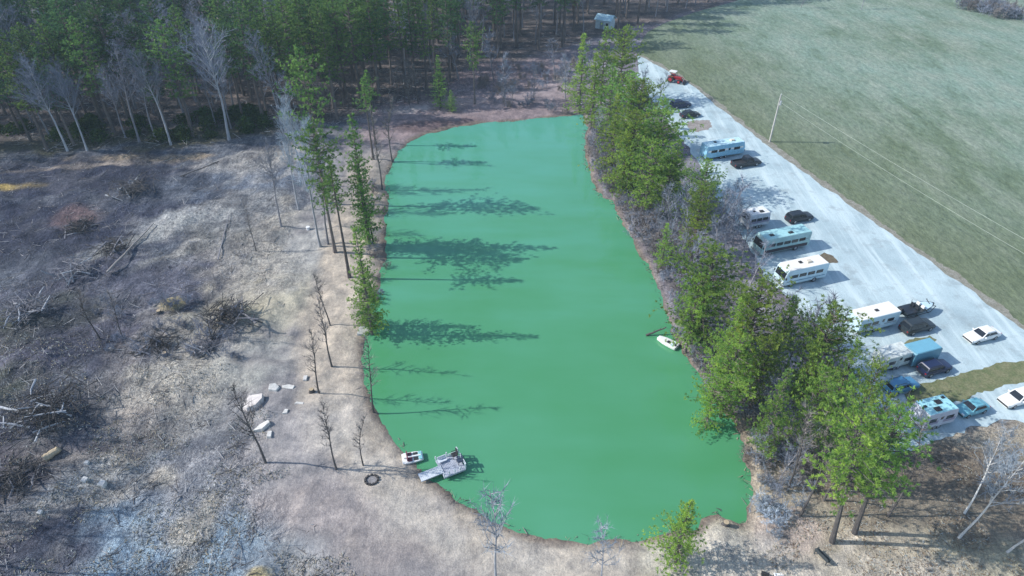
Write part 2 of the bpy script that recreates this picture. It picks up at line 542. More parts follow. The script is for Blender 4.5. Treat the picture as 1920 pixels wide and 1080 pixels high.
    hgt = maths(t, 'MULTIPLY', maths(t, 'ADD', maths(t, 'MULTIPLY', f2, .6), maths(t, 'MULTIPLY', f3, .3)), lf)
    bump(t, bs, hgt, .9, .5)
    me.materials.append(m)
    o = link('ground', me); tag(o, kind='structure')
    return o


build_ground()


# ------------------------------------------------------------------ hazy spring air
hm = bpy.data.materials.new('haze_air'); hm.use_nodes = True
hn = hm.node_tree.nodes; hn.remove(hn['Principled BSDF'])
pv = hn.new('ShaderNodeVolumePrincipled')
pv.inputs['Color'].default_value = (.62, .84, 1.0, 1)
pv.inputs['Density'].default_value = HAZE
pv.inputs['Anisotropy'].default_value = .0
hm.node_tree.links.new(pv.outputs[0], hn['Material Output'].inputs['Volume'])
hz = MB().box((0, 1000, (63 - 4) / 2), (8400, 8400, 63 + 4)).build('haze', hm)
hz['kind'] = 'stuff'; hz['label'] = 'thin bluish haze over the pond and forest'

# ------------------------------------------------------------------ sheets lying on the ground
def resample(poly, step, closed=True, jit=0.0, seed=1, fixed=None):
    r = random.Random(seed); out = []
    n = len(poly)
    for i in range(n if closed else n - 1):
        a = Vector(poly[i]); b = Vector(poly[(i + 1) % n])
        k = max(1, int((b - a).length / step)) if (b - a).length < 150 else 1
        d = (b - a).normalized() if (b - a).length > 0 else Vector((1, 0)); nn = Vector((-d.y, d.x))
        for j in range(k):
            p = a.lerp(b, j / k)
            p += nn * (r.uniform(-jit, jit) + jit * (math.sin((p.x + p.y * 1.7) * .9) * math.sin(p.y * .31) + 1.3 * math.sin((p.x - p.y) * .37 + math.sin(p.y * .2) * 2))) * (1 if k > 1 else 0)
            out.append((p.x, p.y))
    return out


def sheet(name, poly, z, m):
    bm = bmesh.new()
    vs = [bm.verts.new((x, y, z)) for x, y in poly]
    f = bm.faces.new(vs)
    if f.normal.z < 0: f.normal_flip()
    bmesh.ops.triangulate(bm, faces=[f])
    for f in bm.faces:
        f.normal_update()
        if f.normal.z < 0: f.normal_flip()
    me = bpy.data.meshes.new(name); bm.to_mesh(me); bm.free()
    me.materials.append(m)
    return link(name, me)


def field_mat():
    m, t, bs, N, L = nt('winter_grass')
    v = coords(t)
    big = noise(t, .028, 5, .6, v); mid = noise(t, .16, 6, .68, coords(t, scale=(1, .45, 1), rot=(0, 0, R(18)))); fine = noise(t, 1.1, 5, .75, coords(t, scale=(1, .5, 1), rot=(0, 0, R(62))))
    vf = noise(t, 4.5, 3, .7, v)
    sep = N.new('ShaderNodeSeparateXYZ'); tc = N.new('ShaderNodeTexCoord'); L.new(tc.outputs['Object'], sep.inputs[0])
    c = mixc(t, remap(t, big, .36, .64, 0, 1), (.15, .205, .14), (.215, .30, .25))
    c = mixc(t, maths(t, 'MULTIPLY', remap(t, mid, .42, .66, 0, 1), .75), c, (.29, .325, .27))
    c = mixc(t, maths(t, 'MULTIPLY', remap(t, mid, .30, .44, 1, 0), .6), c, (.105, .14, .085))
    dist = maths(t, 'ADD', maths(t, 'MULTIPLY', sep.outputs[0], math.cos(LOT_ANG)), maths(t, 'MULTIPLY', sep.outputs[1], math.sin(LOT_ANG)))
    dist = maths(t, 'ADD', dist, maths(t, 'MULTIPLY', mid, 22.0))
    c = mixc(t, maths(t, 'MULTIPLY', remap(t, dist, 100, 142, 1, 0), .8), c, (.135, .155, .085))
    c = mixc(t, 1.0, c, mixc(t, remap(t, fine, .3, .7, 0, 1), (.62, .65, .64), (1.32, 1.30, 1.26)), 'MULTIPLY')
    c = mixc(t, .8, c, mixc(t, remap(t, vf, .3, .7, 0, 1), (.78, .78, .78), (1.2, 1.2, 1.2)), 'MULTIPLY')
    ln = noise(t, .8, 3, .6, coords(t, scale=(1, .035, 1), rot=(0, 0, R(-24))))
    c = mixc(t, .4, c, mixc(t, remap(t, ln, .35, .65, 0, 1), (.84, .85, .84), (1.14, 1.13, 1.12)), 'MULTIPLY')
    L.new(c, bs.inputs['Base Color']); bs.inputs['Roughness'].default_value = .95; bs.inputs['Specular IOR Level'].default_value = .1
    bump(t, bs, maths(t, 'ADD', fine, maths(t, 'MULTIPLY', mid, 2.0)), .6, .35)
    return m


def gravel_mat():
    m, t, bs, N, L = nt('pale_gravel')
    v = coords(t)
    a = noise(t, .12, 5, .6, v); b = noise(t, .9, 5, .7, coords(t, scale=(2.2, .5, 1), rot=(0, 0, R(-18)))); c_ = noise(t, 6, 3, .7, v)
    c = mixc(t, remap(t, a, .35, .65, 0, 1), (.36, .46, .49), (.50, .61, .63))
    c = mixc(t, maths(t, 'MULTIPLY', remap(t, b, .52, .72, 0, 1), .6), c, (.33, .44, .47))
    c = mixc(t, 1.0, c, mixc(t, remap(t, c_, .3, .7, 0, 1), (.85, .85, .86), (1.1, 1.1, 1.1)), 'MULTIPLY')
    trk = noise(t, .55, 4, .65, coords(t, scale=(1, .06, 1), rot=(0, 0, R(-18))))
    c = mixc(t, maths(t, 'MULTIPLY', remap(t, trk, .48, .62, 0, 1), .7), c, (.60, .70, .71))
    dk = noise(t, .3, 5, .7, v)
    c = mixc(t, maths(t, 'MULTIPLY', remap(t, dk, .52, .68, 0, 1), .6), c, (.27, .32, .335))
    L.new(c, bs.inputs['Base Color']); bs.inputs['Roughness'].default_value = .95; bs.inputs['Specular IOR Level'].default_value = .1
    bump(t, bs, maths(t, 'ADD', c_, b), .35, .12)
    return m


def verge_mat(name, a, b):
    m, t, bs, N, L = nt(name)
    f = noise(t, .8, 6, .75, coords(t)); g = noise(t, 4, 4, .7, coords(t))
    c = mixc(t, remap(t, f, .35, .65, 0, 1), a, b)
    c = mixc(t, 1.0, c, mixc(t, remap(t, g, .3, .7, 0, 1), (.7, .7, .7), (1.25, 1.25, 1.25)), 'MULTIPLY')
    L.new(c, bs.inputs['Base Color']); bs.inputs['Roughness'].default_value = .95; bs.inputs['Specular IOR Level'].default_value = .1
    bump(t, bs, g, .5, .2)
    return m


M_FIELD, M_GRAVEL = field_mat(), gravel_mat()
M_VERGE = verge_mat('verge_dirt', (.20, .19, .145), (.33, .32, .28))
M_ISLAND = verge_mat('island_grass', (.13, .16, .075), (.235, .225, .13))
edge = resample(LOT_EDGE, .8, False, .14, 3)
field_poly = edge + [(160, 20), (700, 20), (900, 900), (380, 1200), (260, 520), (130, 330), (92, 262)] + [P(1380, 2), P(1300, 24), P(1245, 44), P(1214, 60), P(1200, 82)]
tag(sheet('grass_field', field_poly, .012, M_FIELD), kind='structure')
off = lambda d: [(x + d * math.cos(LOT_ANG), y + d * math.sin(LOT_ANG)) for x, y in LOT_EDGE]
vp = resample(off(-1.0), 1.2, False, .1, 6) + resample(off(1.35)[::-1], .5, False, .22, 5)
tag(sheet('field_verge', vp, .018, M_VERGE), kind='structure')
lot_px = [(2100, 792), (1920, 790), (1850, 800), (1800, 818), (1700, 846), (1655, 860), (1622, 856), (1612, 800), (1596, 700), (1556, 640), (1490, 570), (1430, 515),
          (1392, 452), (1352, 380), (1302, 300), (1262, 240), (1216, 182), (1196, 134)]
lot_poly = edge + resample([P(*q) for q in lot_px], .8, False, .30, 8)
tag(sheet('gravel_lot', lot_poly, .024, M_GRAVEL), kind='structure')
for k, (nm, pts) in enumerate([('grass_island', [(1700, 742), (1716, 728), (1760, 714), (1830, 690), (1888, 677), (1960, 682), (1960, 703), (1880, 727), (1800, 752), (1745, 762), (1705, 758)]),
                               ('grass_strip', [(1636, 662), (1690, 644), (1742, 629), (1758, 638), (1744, 648), (1690, 660), (1650, 672)])]):
    tag(sheet(nm, resample([P(*q) for q in pts], .5, True, .16, 20 + k), .030, M_ISLAND), kind='structure')
M_BROWN = verge_mat('patch_brown', (.13, .105, .075), (.20, .17, .12))  # dark brown for the small patch lying on the gravel
tag(sheet('brown_patch', resample([P(*q) for q in [(1528, 487), (1545, 474), (1562, 480), (1572, 492), (1545, 497), (1530, 496)]], .4, True, .1, 31), .030, M_BROWN), kind='structure')
tag(sheet('brown_patch', resample([P(*q) for q in [(1290, 228), (1330, 226), (1338, 240), (1310, 250), (1292, 244)]], .4, True, .2, 32), .030, verge_mat('damp_gravel', (.25, .22, .2), (.36, .33, .31))), kind='structure')


# ------------------------------------------------------------------ pond
def water_mat():
    m, t, bs, N, L = nt('algae_green_water')
    v = coords(t)
    a = noise(t, .035, 3, .5, v)
    st = noise(t, .11, 4, .6, coords(t, scale=(.45, 1.6, 1), rot=(0, 0, R(20))))
    c = mixc(t, remap(t, maths(t, 'ADD', maths(t, 'MULTIPLY', a, .7), maths(t, 'MULTIPLY', st, .3)), .38, .62, 0, 1), (.064, .256, .108), (.084, .300, .165))
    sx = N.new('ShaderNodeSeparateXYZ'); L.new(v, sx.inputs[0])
    far_sheen = maths(t, 'ADD', sx.outputs[1], maths(t, 'MULTIPLY', st, 55.0))
    c = mixc(t, maths(t, 'MULTIPLY', remap(t, far_sheen, 104, 168, 0, 1), .8), c, (.095, .345, .27))  # sky reflection painted into the water colour, paler turquoise toward the far end
    L.new(c, bs.inputs['Base Color'])
    bs.inputs['Roughness'].default_value = .04
    bs.inputs['IOR'].default_value = 1.33
    bs.inputs['Specular IOR Level'].default_value = .7
    w = noise(t, 1.6, 3, .5, coords(t, scale=(1, .4, 1)))
    bump(t, bs, w, .05, .05)
    return m


ctr = np.mean(np.array(POND), 0)
big = []
n = len(POND)
for i in range(n):
    a = Vector(POND[i - 1]); b = Vector(POND[(i + 1) % n]); d = (b - a).normalized()
    nn = Vector((d.y, -d.x))
    big.append((POND[i][0], POND[i][1], nn))
area = sum(POND[i][0] * POND[(i + 1) % n][1] - POND[(i + 1) % n][0] * POND[i][1] for i in range(n))
sg = 1 if area > 0 else -1
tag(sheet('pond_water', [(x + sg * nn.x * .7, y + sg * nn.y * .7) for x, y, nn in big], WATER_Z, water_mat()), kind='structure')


# ------------------------------------------------------------------ tree meshes
def pine_meshes(seed, h, lo, rad, shape, mats, blades=6, sparse=1.0, trunk_r=None, fine=1.0, layer=1.0):
    r = random.Random(seed)
    tr = MB()
    bend = Vector((r.uniform(-.5, .5), r.uniform(-.5, .5), 0)) * h * .02
    pts = [Vector((0, 0, -.4 + (h + .2) * k / 8)) + bend * math.sin(k / 8 * math.pi) for k in range(9)]
    r0 = trunk_r or (.012 * h + .05)
    tr.tube(pts, [r0 * (1.25 if k == 0 else 1) * (1 - .88 * k / 8) for k in range(9)], 7, 0)
    trunk = tr.mesh('trunk', mats[1], smooth=True, fix=False)
    cr = MB()

    def axis(z):
        k = max(0, min(7.999, (z + .4) / (h + .2) * 8)); i = int(k)
        return pts[i].lerp(pts[i + 1], k - i)
    z = lo * h
    span = h - z
    # lobed outline: some sides of the crown reach farther than others
    lob = [(r.uniform(0, 6.28), r.uniform(.1, .3), r.randint(1, 3)) for _ in range(3)]
    while z < h - .1:
        s = (z - lo * h) / span
        if shape == 'cone': rr = rad * (1 - s) ** .8 * (.55 + .45 * min(1, s * 6)) + .25
        elif shape == 'round': rr = rad * math.sqrt(max(0.02, 1 - (2 * s - .85) ** 2 / 1.4)) * (1 if s < .8 else 1 - (s - .8) * 2.6) + .2
        else: rr = rad * (math.sin(math.pi * min(1, .16 + s * .84)) ** .75) + .25
        gap = 1 if r.random() < .8 else .5
        nb = max(3, int((5 if rr > 1.2 else 4) * sparse * (.8 + .1 * rr)))
        a0 = r.uniform(0, 6.28)
        for k in range(nb):
            a = a0 + k * 6.283 / nb + r.uniform(-.35, .35)
            l = rr * r.uniform(.45, 1.15) * gap * (1 + sum(w * math.sin(n_ * a + ph + s * 3) for ph, w, n_ in lob) * .6)
            el = r.uniform(-.12, .28) + (.5 * s - .1)
            base = axis(z)
            d = Vector((math.cos(a) * math.cos(el), math.sin(a) * math.cos(el), math.sin(el)))
            tip = base + d * l + Vector((0, 0, .06 * l * l * (1 if s > .3 else -.6)))
            cr.tube([base, base.lerp(tip, .5) + Vector((0, 0, -.03 * l)), tip], [.05 + .012 * l, .035, .012], 3, 1, False)
            tint0 = min(1, max(0, r.gauss(.58, .2)))
            nt_ = max(3, int(l * 3.0))
            for j in range(nt_):
                u = .3 + .74 * (j + r.random() * .6) / nt_
                side = d.cross(Vector((0, 0, 1))) * r.gauss(0, .16 + .16 * l * min(1, u))
                c = base.lerp(tip, u) + side + Vector((0, 0, r.gauss(0, .07) - .05 * abs(side.length)))
                tint = min(1, max(0, tint0 + r.gauss(0, .18)))
                for b in range(blades):
                    q = Vector((r.gauss(0, 1), r.gauss(0, 1), r.gauss(.25, .8))) + d * 1.1
                    q.normalize()
                    ln = r.uniform(.2, .46)
                    nv = Vector((math.cos(a) + r.gauss(0, .5), math.sin(a) + r.gauss(0, .5), .55 + r.gauss(0, .5)))
                    sd_ = q.cross(nv).normalized() * ln * r.uniform(.12, .24) * fine
                    i = len(cr.v)
                    cr.v += [tuple(c), tuple(c + q * ln * .55 + sd_), tuple(c + q * ln), tuple(c + q * ln * .55 - sd_)]
                    cr.face([i, i + 1, i + 2, i + 3], 0, tint)
        z += r.uniform(.42, .62) / max(.6, sparse) * layer
    crown = cr.build_tinted('crown', mats)
    return trunk, crown


def bare_meshes(seed, h, fork, spread, bark, twig, twigs=1.0, lean=0.0, thin=1.0, up=1.0):
    r = random.Random(seed)
    tr = MB(); cr = MB()
    n = 8
    pts = []
    p = Vector((0, 0, -.4)); d = Vector((lean, 0, 1)).normalized()
    for k in range(n + 1):
        pts.append(p.copy())
        d = (d + Vector((r.gauss(0, .045), r.gauss(0, .045), .05))).normalized()
        p += d * (h * .9 + .4) / n
    r0 = (.010 * h + .03) * thin
    tr.tube(pts, [r0 * (1.3 if k == 0 else 1) * (1 - .9 * k / n) for k in range(n + 1)], 7, 0)

    def at(s):
        k = min(n - .001, s * n); i = int(k)
        return pts[i].lerp(pts[i + 1], k - i)

    def sliver(a, q, ln, w):
        sd_ = q.cross(Vector((r.gauss(0, 1), r.gauss(0, 1), r.gauss(0, 1)))).normalized() * w
        i = len(cr.v)
        b = a + q * ln
        cr.v += [tuple(a - sd_), tuple(a + sd_), tuple(b)]
        cr.face([i, i + 1, i + 2], 1)
    nl = int(h * 1.5)
    for k in range(nl):
        s = fork + (1 - fork) * (k + r.random()) / nl * .98
        base = at(s); a = r.uniform(0, 6.283)
        l = spread * (1.05 - .75 * (s - fork) / (1 - fork)) * r.uniform(.55, 1.1)
        el = (.55 + .5 * r.random()) * up
        d1 = Vector((math.cos(a) * math.cos(el), math.sin(a) * math.cos(el), math.sin(el)))
        q = [base]
        dd = d1.copy()
        for j in range(4):
            dd = (dd + Vector((r.gauss(0, .12), r.gauss(0, .12), .08 * up))).normalized()
            q.append(q[-1] + dd * l / 4)
        cr.tube(q, [r0 * .42 * (1 - .9 * s) + .03, .04, .03, .022, .01], 4, 0, False)
        for j in range(max(3, int(l * 2.4 * twigs))):
            u = r.uniform(.15, 1); kk = min(3.99, u * 4); i = int(kk)
            b0 = q[i].lerp(q[i + 1], kk - i)
            d2 = (dd + Vector((r.gauss(0, .7), r.gauss(0, .7), r.gauss(.25, .5)))).normalized()
            l2 = l * r.uniform(.18, .42)
            b1 = b0 + d2 * l2
            cr.tube([b0, b1], [.02, .008], 3, 1, False)
            for w in range(int(7 * twigs)):
                c0 = b0.lerp(b1, r.uniform(.1, 1))
                d3 = (d2 + Vector((r.gauss(0, .7), r.gauss(0, .7), r.gauss(.2, .5)))).normalized()
                sliver(c0, d3, r.uniform(.45, 1.15), r.uniform(.016, .028))
    trunk = tr.mesh('trunk', bark, smooth=True, fix=False)
    crown = cr.mesh('crown', [bark, twig], fix=False)
    return trunk, crown


def shrub_mesh(seed, h, w, twig, dens=1.0):
    r = random.Random(seed); mb = MB()
    for k in range(int(9 * dens)):
        a = r.uniform(0, 6.283); b = Vector((r.gauss(0, w * .22), r.gauss(0, w * .22), -.1))
        d = Vector((math.cos(a) * .45, math.sin(a) * .45, 1)).normalized()
        l = h * r.uniform(.6, 1.05)
        m_ = b + d * l * .5 + Vector((r.gauss(0, .1), r.gauss(0, .1), 0)); t_ = b + d * l + Vector((r.gauss(0, .2), r.gauss(0, .2), 0))
        mb.tube([b, m_, t_], [.03, .02, .008], 3, 0, False)
        for j in range(12):
            u = r.uniform(.2, 1); c = b.lerp(t_, u)
            q = Vector((r.gauss(0, .6), r.gauss(0, .6), r.gauss(.5, .4))).normalized()
            e = c + q * l * r.uniform(.15, .4)
            mb.tube([c, e], [.014, .006], 3, 0, False)
            for z in range(9):
                c2 = c.lerp(e, r.random()); q2 = (q + Vector((r.gauss(0, .7), r.gauss(0, .7), r.gauss(.2, .4)))).normalized()
                s_ = q2.cross(Vector((r.gauss(0, 1), r.gauss(0, 1), r.gauss(0, 1)))).normalized() * .024
                i = len(mb.v); mb.v += [tuple(c2 - s_), tuple(c2 + s_), tuple(c2 + q2 * r.uniform(.2, .6))]
                mb.face([i, i + 1, i + 2], 0)
    return mb.mesh('twigs', twig, fix=False)


def leafy_mesh(seed, h, w, m):
    r = random.Random(seed); mb = MB()
    for k in range(420):
        a = r.uniform(0, 6.283); u = r.random() ** .5; z = r.random()
        rr = w * .5 * u * math.sqrt(max(.05, 1 - (z - .25) ** 2 * 1.5)) * (1 + .3 * math.sin(3 * a + seed))
        c = Vector((math.cos(a) * rr, math.sin(a) * rr, h * z * (1 - .25 * u)))
        q = Vector((r.gauss(0, 1), r.gauss(0, 1), r.gauss(.4, .7))).normalized(); ln = r.uniform(.18, .42)
        s_ = q.cross(Vector((r.gauss(0, 1), r.gauss(0, 1), r.gauss(0, 1)))).normalized() * ln * .33
        i = len(mb.v); mb.v += [tuple(c), tuple(c + q * ln * .5 + s_), tuple(c + q * ln), tuple(c + q * ln * .5 - s_)]
        mb.face([i, i + 1, i + 2, i + 3], 0, min(1, max(0, r.gauss(.5, .25))))
    return mb.build_tinted('foliage', m)


def tree(name, label, cat, xy, meshes, scale=1.0, rz=None, group=None, lean=None, base_h=None):
    x, y = xy
    s = scale if hasattr(scale, '__len__') else (scale, scale, scale)
    o = thing(name, label, cat, (x, y, zat(x, y) - .02), rng.uniform(0, 6.283) if rz is None else rz, group, s)
    if lean: o.rotation_euler = (lean[0], lean[1], o.rotation_euler[2])
    link('trunk', meshes[0], o); link('crown', meshes[1], o)
    return o


# bright pines of the parking strip (built 16 m tall)
LOTP = [pine_meshes(101 + k, 16, lo, rd, sh, [mt, M_BARK], 17, fine=.66, layer=1.22) for k, (lo, rd, sh, mt) in enumerate(
    [(.14, 4.6, 'oval', M_PINE), (.12, 4.7, 'cone', M_PINE), (.16, 4.8, 'oval', M_PINE_Y), (.1, 4.4, 'cone', M_PINE_Y), (.16, 4.6, 'round', M_PINE_Y)])]
# tall pines of the pond's west shore (20 m)
SHOREP = [pine_meshes(131 + k, 20, lo, rd, sh, [mt, M_BARK], 15, fine=.72, layer=1.25) for k, (lo, rd, sh, mt) in enumerate(
    [(.12, 4.3, 'cone', M_PINE_S), (.5, 3.5, 'oval', M_PINE_S), (.64, 2.4, 'oval', M_PINE_S), (.06, 4.0, 'cone', M_PINE)])]
# forest pines (24 m)
FORP = [pine_meshes(161 + k, 24, lo, rd, sh, [mt, M_BARK], 12, layer=1.4) for k, (lo, rd, sh, mt) in enumerate(
    [(.46, 4.0, 'oval', M_PINE_D), (.4, 3.8, 'cone', M_PINE_D), (.5, 4.3, 'round', M_PINE_D), (.38, 3.4, 'oval', M_PINE_F), (.40, 3.8, 'cone', M_PINE_F)])]
BARE_G = [bare_meshes(201 + k, 20, .42, 5.5, M_BARK_G, M_TWIG_G, 1.0) for k in range(3)]
BARE_P = [bare_meshes(211 + k, 20, .40, 5.8, M_BARK_P, M_TWIG_P, 1.2) for k in range(3)]
BARE_E = [bare_meshes(216 + k, 22, .45, 7.5, M_BARK_P, M_TWIG_G, 1.2) for k in range(3)]
BARE_C = [bare_meshes(246 + k, 15, .38, 4.2, M_BARK_W, M_TWIG_P, 1.3, thin=.68) for k in range(3)]
BARE_T = [bare_meshes(221 + k, 14, .35, 2.2, M_BARK_K, M_TWIG_B, .8, thin=.8) for k in range(3)]      # thin poles left in the clearing
BARE_S = [bare_meshes(231 + k, 9, .3, 3.0, M_BARK_G, M_TWIG_G, 1.1) for k in range(3)]                # small grey trees of the east bank
BARE_W = [bare_meshes(241 + k, 17, .42, 4.4, M_BARK_P, M_TWIG_P, .85, thin=.7, up=1.15) for k in range(2)]
SHRUBS = [shrub_mesh(251, 2.6, 3, M_TWIG_B), shrub_mesh(252, 2.1, 2.6, M_TWIG_G), shrub_mesh(253, 3.1, 2.8, M_TWIG_G), shrub_mesh(254, 2.3, 3, M_TWIG_B, 1.3)]
SHRUB_P = shrub_mesh(256, 2.4, 3.2, M_TWIG_P, .7)
LEAFY = [leafy_mesh(261, 1.6, 2.6, M_EVER), leafy_mesh(262, 2.2, 2.4, M_EVER), leafy_mesh(263, 1.3, 3.0, M_EVER)]

# ------------------------------------------------------------------ forest
placed = []


def free(x, y, dmin):
    for a, b in placed:
        if (a - x) ** 2 + (b - y) ** 2 < dmin * dmin: return False
    return True


edge_big = [((430, 263), 1.18, 0, 'big leafless tree with pale forked trunk at the forest edge, widest of the bare ones'),
            ((320, 270), 1.10, 1, 'leafless tree with straight pale trunk at the forest edge, left of the forked one'),
            ((127, 284), 1.05, 2, 'slender leafless tree with pale trunk at the forest edge near the left border'),
            ((165, 286), .95, 1, 'thin grey leafless tree at the forest edge beside the slender pale trunk')]
for (px, py), s, k, lab in edge_big:
    xy = P(px, py); placed.append(xy)
    tree('bare_tree', lab, 'tree', xy, BARE_E[k], s * (1 if k == 0 else .85), group='pale trees along the forest edge')
FOR_N = {'pine': 0, 'bare': 0}
cands = []
yb = 118
while yb < 246:
    step = 4.9 if yb < 175 else 5.8
    xb = -172
    while xb < 84:
        cands.append((xb + rng.uniform(-1.9, 1.9), yb + rng.uniform(-1.9, 1.9)))
        xb += step
    yb += step
for x, y in cands:
    fr = forest_front(x)
    if y < fr + .5: continue
    dep = y - fr
    d = y * CP + CAM_H * SP
    px = 960 + FOC * x / d; py = 540 + FOC * (CAM_H * CP - y * SP) / d
    if px < -230 or px > 1420 or py < -35: continue
    if dep > 85 and x < 20: continue
    if dep > 34 and x > 18: continue
    if 1112 < px < 1152 and py > 12: continue                       # the shed stands in a gap
    if not free(x, y, 3.1): continue
    if px < 500: pp = .54
    elif px < 860: pp = .84
    else: pp = .62
    placed.append((x, y))
    bands = [(60, 'at the left border'), (150, 'above the yellow dirt patch'), (260, 'left of the straight pale trunk'), (350, 'left of the big forked tree'), (450, 'around the big forked tree'),
             (540, 'right of the big forked tree'), (620, 'behind the tallest shore pine'), (700, 'above the far left shore'), (780, 'at the far left corner of the pond'), (850, 'left of the small conical pine'),
             (960, 'behind the solitary far pine'), (1110, 'beyond the far end of the pond'), (1230, 'around the blue roofed shed'), (1500, 'at the far edge of the field')]
    band = next(b for lim, b in bands if px < lim or lim == 1500)
    row = 'front row' if dep < 7 else 'second rows' if dep < 20 else 'deep rows' if dep < 42 else 'farthest rows'
    if rng.random() < pp and FOR_N['pine'] < 300:
        FOR_N['pine'] += 1
        k = rng.choice([3, 4, 3, 4, 1]) if 480 < px < 860 else rng.choice([0, 1, 2, 0, 2, 3])
        s_ = rng.uniform(.82, 1.12)
        tree('pine_tree', 'tall green forest pine in the %s %s' % (row, band), 'tree', (x, y), FORP[k], (s_, s_ * rng.uniform(.9, 1.1), s_), group='forest pines ' + band)
    elif FOR_N['bare'] < 300:
        FOR_N['bare'] += 1
        k = rng.randrange(3)
        ms = BARE_E[k] if rng.random() < .06 else BARE_G[k]
        tree('bare_tree', '%s leafless forest tree in the %s %s' % ('pale' if ms is BARE_E[k] else 'grey', row, band), 'tree', (x, y), ms, rng.uniform(.75, 1.12), group='leafless forest trees ' + band)
print('forest', FOR_N)
# young trees and evergreen shrubs under the forest edge
for k in range(46):
    px = rng.uniform(-20, 520); x, y = P(px, np.interp(px, [0, 130, 320, 430, 530], [292, 280, 265, 258, 246]) - rng.uniform(2, 46))
    o = thing('evergreen_shrub', 'low dark evergreen bush under the forest ' + ['at the left border', 'left of the slender pale trunk', 'left of the straight pale trunk', 'left of the big forked tree', 'right of the big forked tree', 'behind the pale track'][min(5, int((px + 20) / 90))], 'shrub', (x, y, zat(x, y)), rng.uniform(0, 6), 'evergreen bushes under the forest edge', rng.uniform(.9, 1.7))
    link('foliage', LEAFY[k % 3], o)
for k in range(34):
    px = rng.uniform(560, 850); x, y = P(px, np.interp(px, [560, 700, 850], [232, 205, 185]) + rng.uniform(-22, 8))
    tree('sapling', 'thin dark sapling trunk standing at the edge of the far bank', 'tree', (x, y), BARE_T[k % 3], rng.uniform(.45, .8), group='saplings along the far bank')

# ------------------------------------------------------------------ named trees round the pond


def top_at(px, py, h): return P(px, py, h)


def pine_from_top(px, py, h, kinds, k, h0, wide, label, group, name='pine_tree', rz=None):
    x, y = P(px, py, h)
    s = h / h0
    return tree(name, label, 'tree', (x, y), kinds[k], (s * wide, s * wide, s), rz, group)


G_STRIP = 'pines between the pond and the parking lot'
strip = [(1095, 62, 17, 3, .95, 'slim pine at the far end of the strip, leftmost below the blue roofed shed'),
         (1138, 52, 17, 1, .9, 'pine at the far end of the strip with its top just below the shed'),
         (1172, 52, 16, 4, .95, 'yellowish pine at the far end of the strip beside the field'),
         (1150, 120, 15, 1, 1.0, 'pine behind the far corner of the pond, below the shed pines'),
         (1190, 138, 15, 0, 1.0, 'rounded pine beside the shaded lot end near the red tractor'),
         (1160, 178, 15, 3, 1.1, 'pointed pine leaning over the far right corner of the pond'),
         (1245, 188, 17, 0, 1.1, 'broad pine beside the two dark cars at the far end of the lot'),
         (1195, 205, 16, 2, 1.0, 'broad yellowish pine on the water side of the two dark cars'),
         (1225, 262, 14, 2, .95, 'bushy pine above the grey brush of the far right bank'),
         (1275, 262, 13, 1, .9, 'dark green pine next to the light blue camper at the far end'),
         (1330, 300, 13, 0, .9, 'rounded pine partly hiding the black pickup truck'),
         (1205, 150, 15, 4, .95, 'yellow green pine between the rounded and the broad pine at the shaded lot end'),
         (1118, 98, 16, 3, .95, 'slim pine in the second row below the far left pine of the strip'),
         (1215, 226, 15, 1, 1.0, 'tall dark pine in the thick of the upper clump above the grey brush'),
         (1180, 238, 13, 3, 1.0, 'bright pine on the water side of the upper clump'),
         (1262, 290, 11, 4, 1.0, 'low pine at the foot of the upper clump beside the black pickup truck'),
         (1392, 560, 13, 3, .95, 'bright pine behind the big round pine opposite the white motorhome'),
         (1540, 625, 12, 3, .8, 'dark pine behind the rounded one that hides the white trailer roof'),
         (1600, 705, 12, 1, .7, 'low pine in front of the blue tarp covered car'),
         (1252, 418, 8, 3, 1.0, 'small green pine among the grey saplings above the water'),
         (1318, 352, 12, 4, .85, 'pine at the lower end of the upper clump beside the grey saplings'),
         (1345, 458, 16, 0, 1.05, 'big round pine on the bank opposite the white motorhome'),
         (1318, 505, 13, 2, .72, 'yellow green pine leaning over the water above the white moored boat'),
         (1432, 528, 15, 4, 1.0, 'tall pine between the white motorhome and the pond'),
         (1492, 556, 12, 1, .75, 'narrow pine standing at the lot edge below the white motorhome'),
         (1395, 618, 13, 2, 1.0, 'low wide yellow green pine overhanging the middle of the right bank'),
         (1356, 676, 10, 2, .8, 'small bright pine at the waterline of the right bank'),
         (1448, 630, 11, 4, .6, 'mid sized pine in the middle of the strip behind the bank pines'),
         (1570, 572, 15, 0, .95, 'dark rounded pine partly hiding the white travel trailer roof'),
         (1612, 640, 13, 1, .75, 'pine partly hiding the pale folding camper'),
         (1655, 676, 12, 2, .6, 'bright pine beside the blue tarp covered car'),
         (1480, 694, 13, 1, .8, 'pine above the near right corner of the pond'),
         (1552, 690, 13, 4, .65, 'pine in the thick of the near clump, behind the two trunked pines'),
         (1672, 742, 14, 4, .45, 'feathery pale pine overlapping the teal travel trailer'),
         (1620, 752, 19, 0, .95, 'tall pine with slim bare trunk on the straw lawn, right of the pair'),
         (1562, 772, 19, 2, 1.0, 'tall pine with thick bare trunk on the straw lawn, left of the pair')]
TALLP = [pine_meshes(301 + k, 19, .50, 3.4, 'round', [mt, M_BARK_K], 20, fine=.55, layer=1.15) for k, mt in enumerate((M_PINE, M_PINE_Y))]
for px, py, h, k, w, lab in strip:
    if h == 19:
        xy = P(*((1602, 1000) if k == 0 else (1560, 1016)))
        tree('pine_tree', lab, 'tree', xy, TALLP[0 if k == 0 else 1], 1.0 if k else .95, rz=0, group=G_STRIP, lean=(.03, -.17 if k else -.10))
    else: pine_from_top(px, py, h, LOTP, k, 16, w, lab, G_STRIP)
pine_from_top(1296, 942, 9.5, LOTP, 3, 16, 1.15, 'young bright pine at the near shore of the pond, cut by the lower border', 'young pines by the pond')
G_SHORE = 'tall pines on the west shore of the pond'
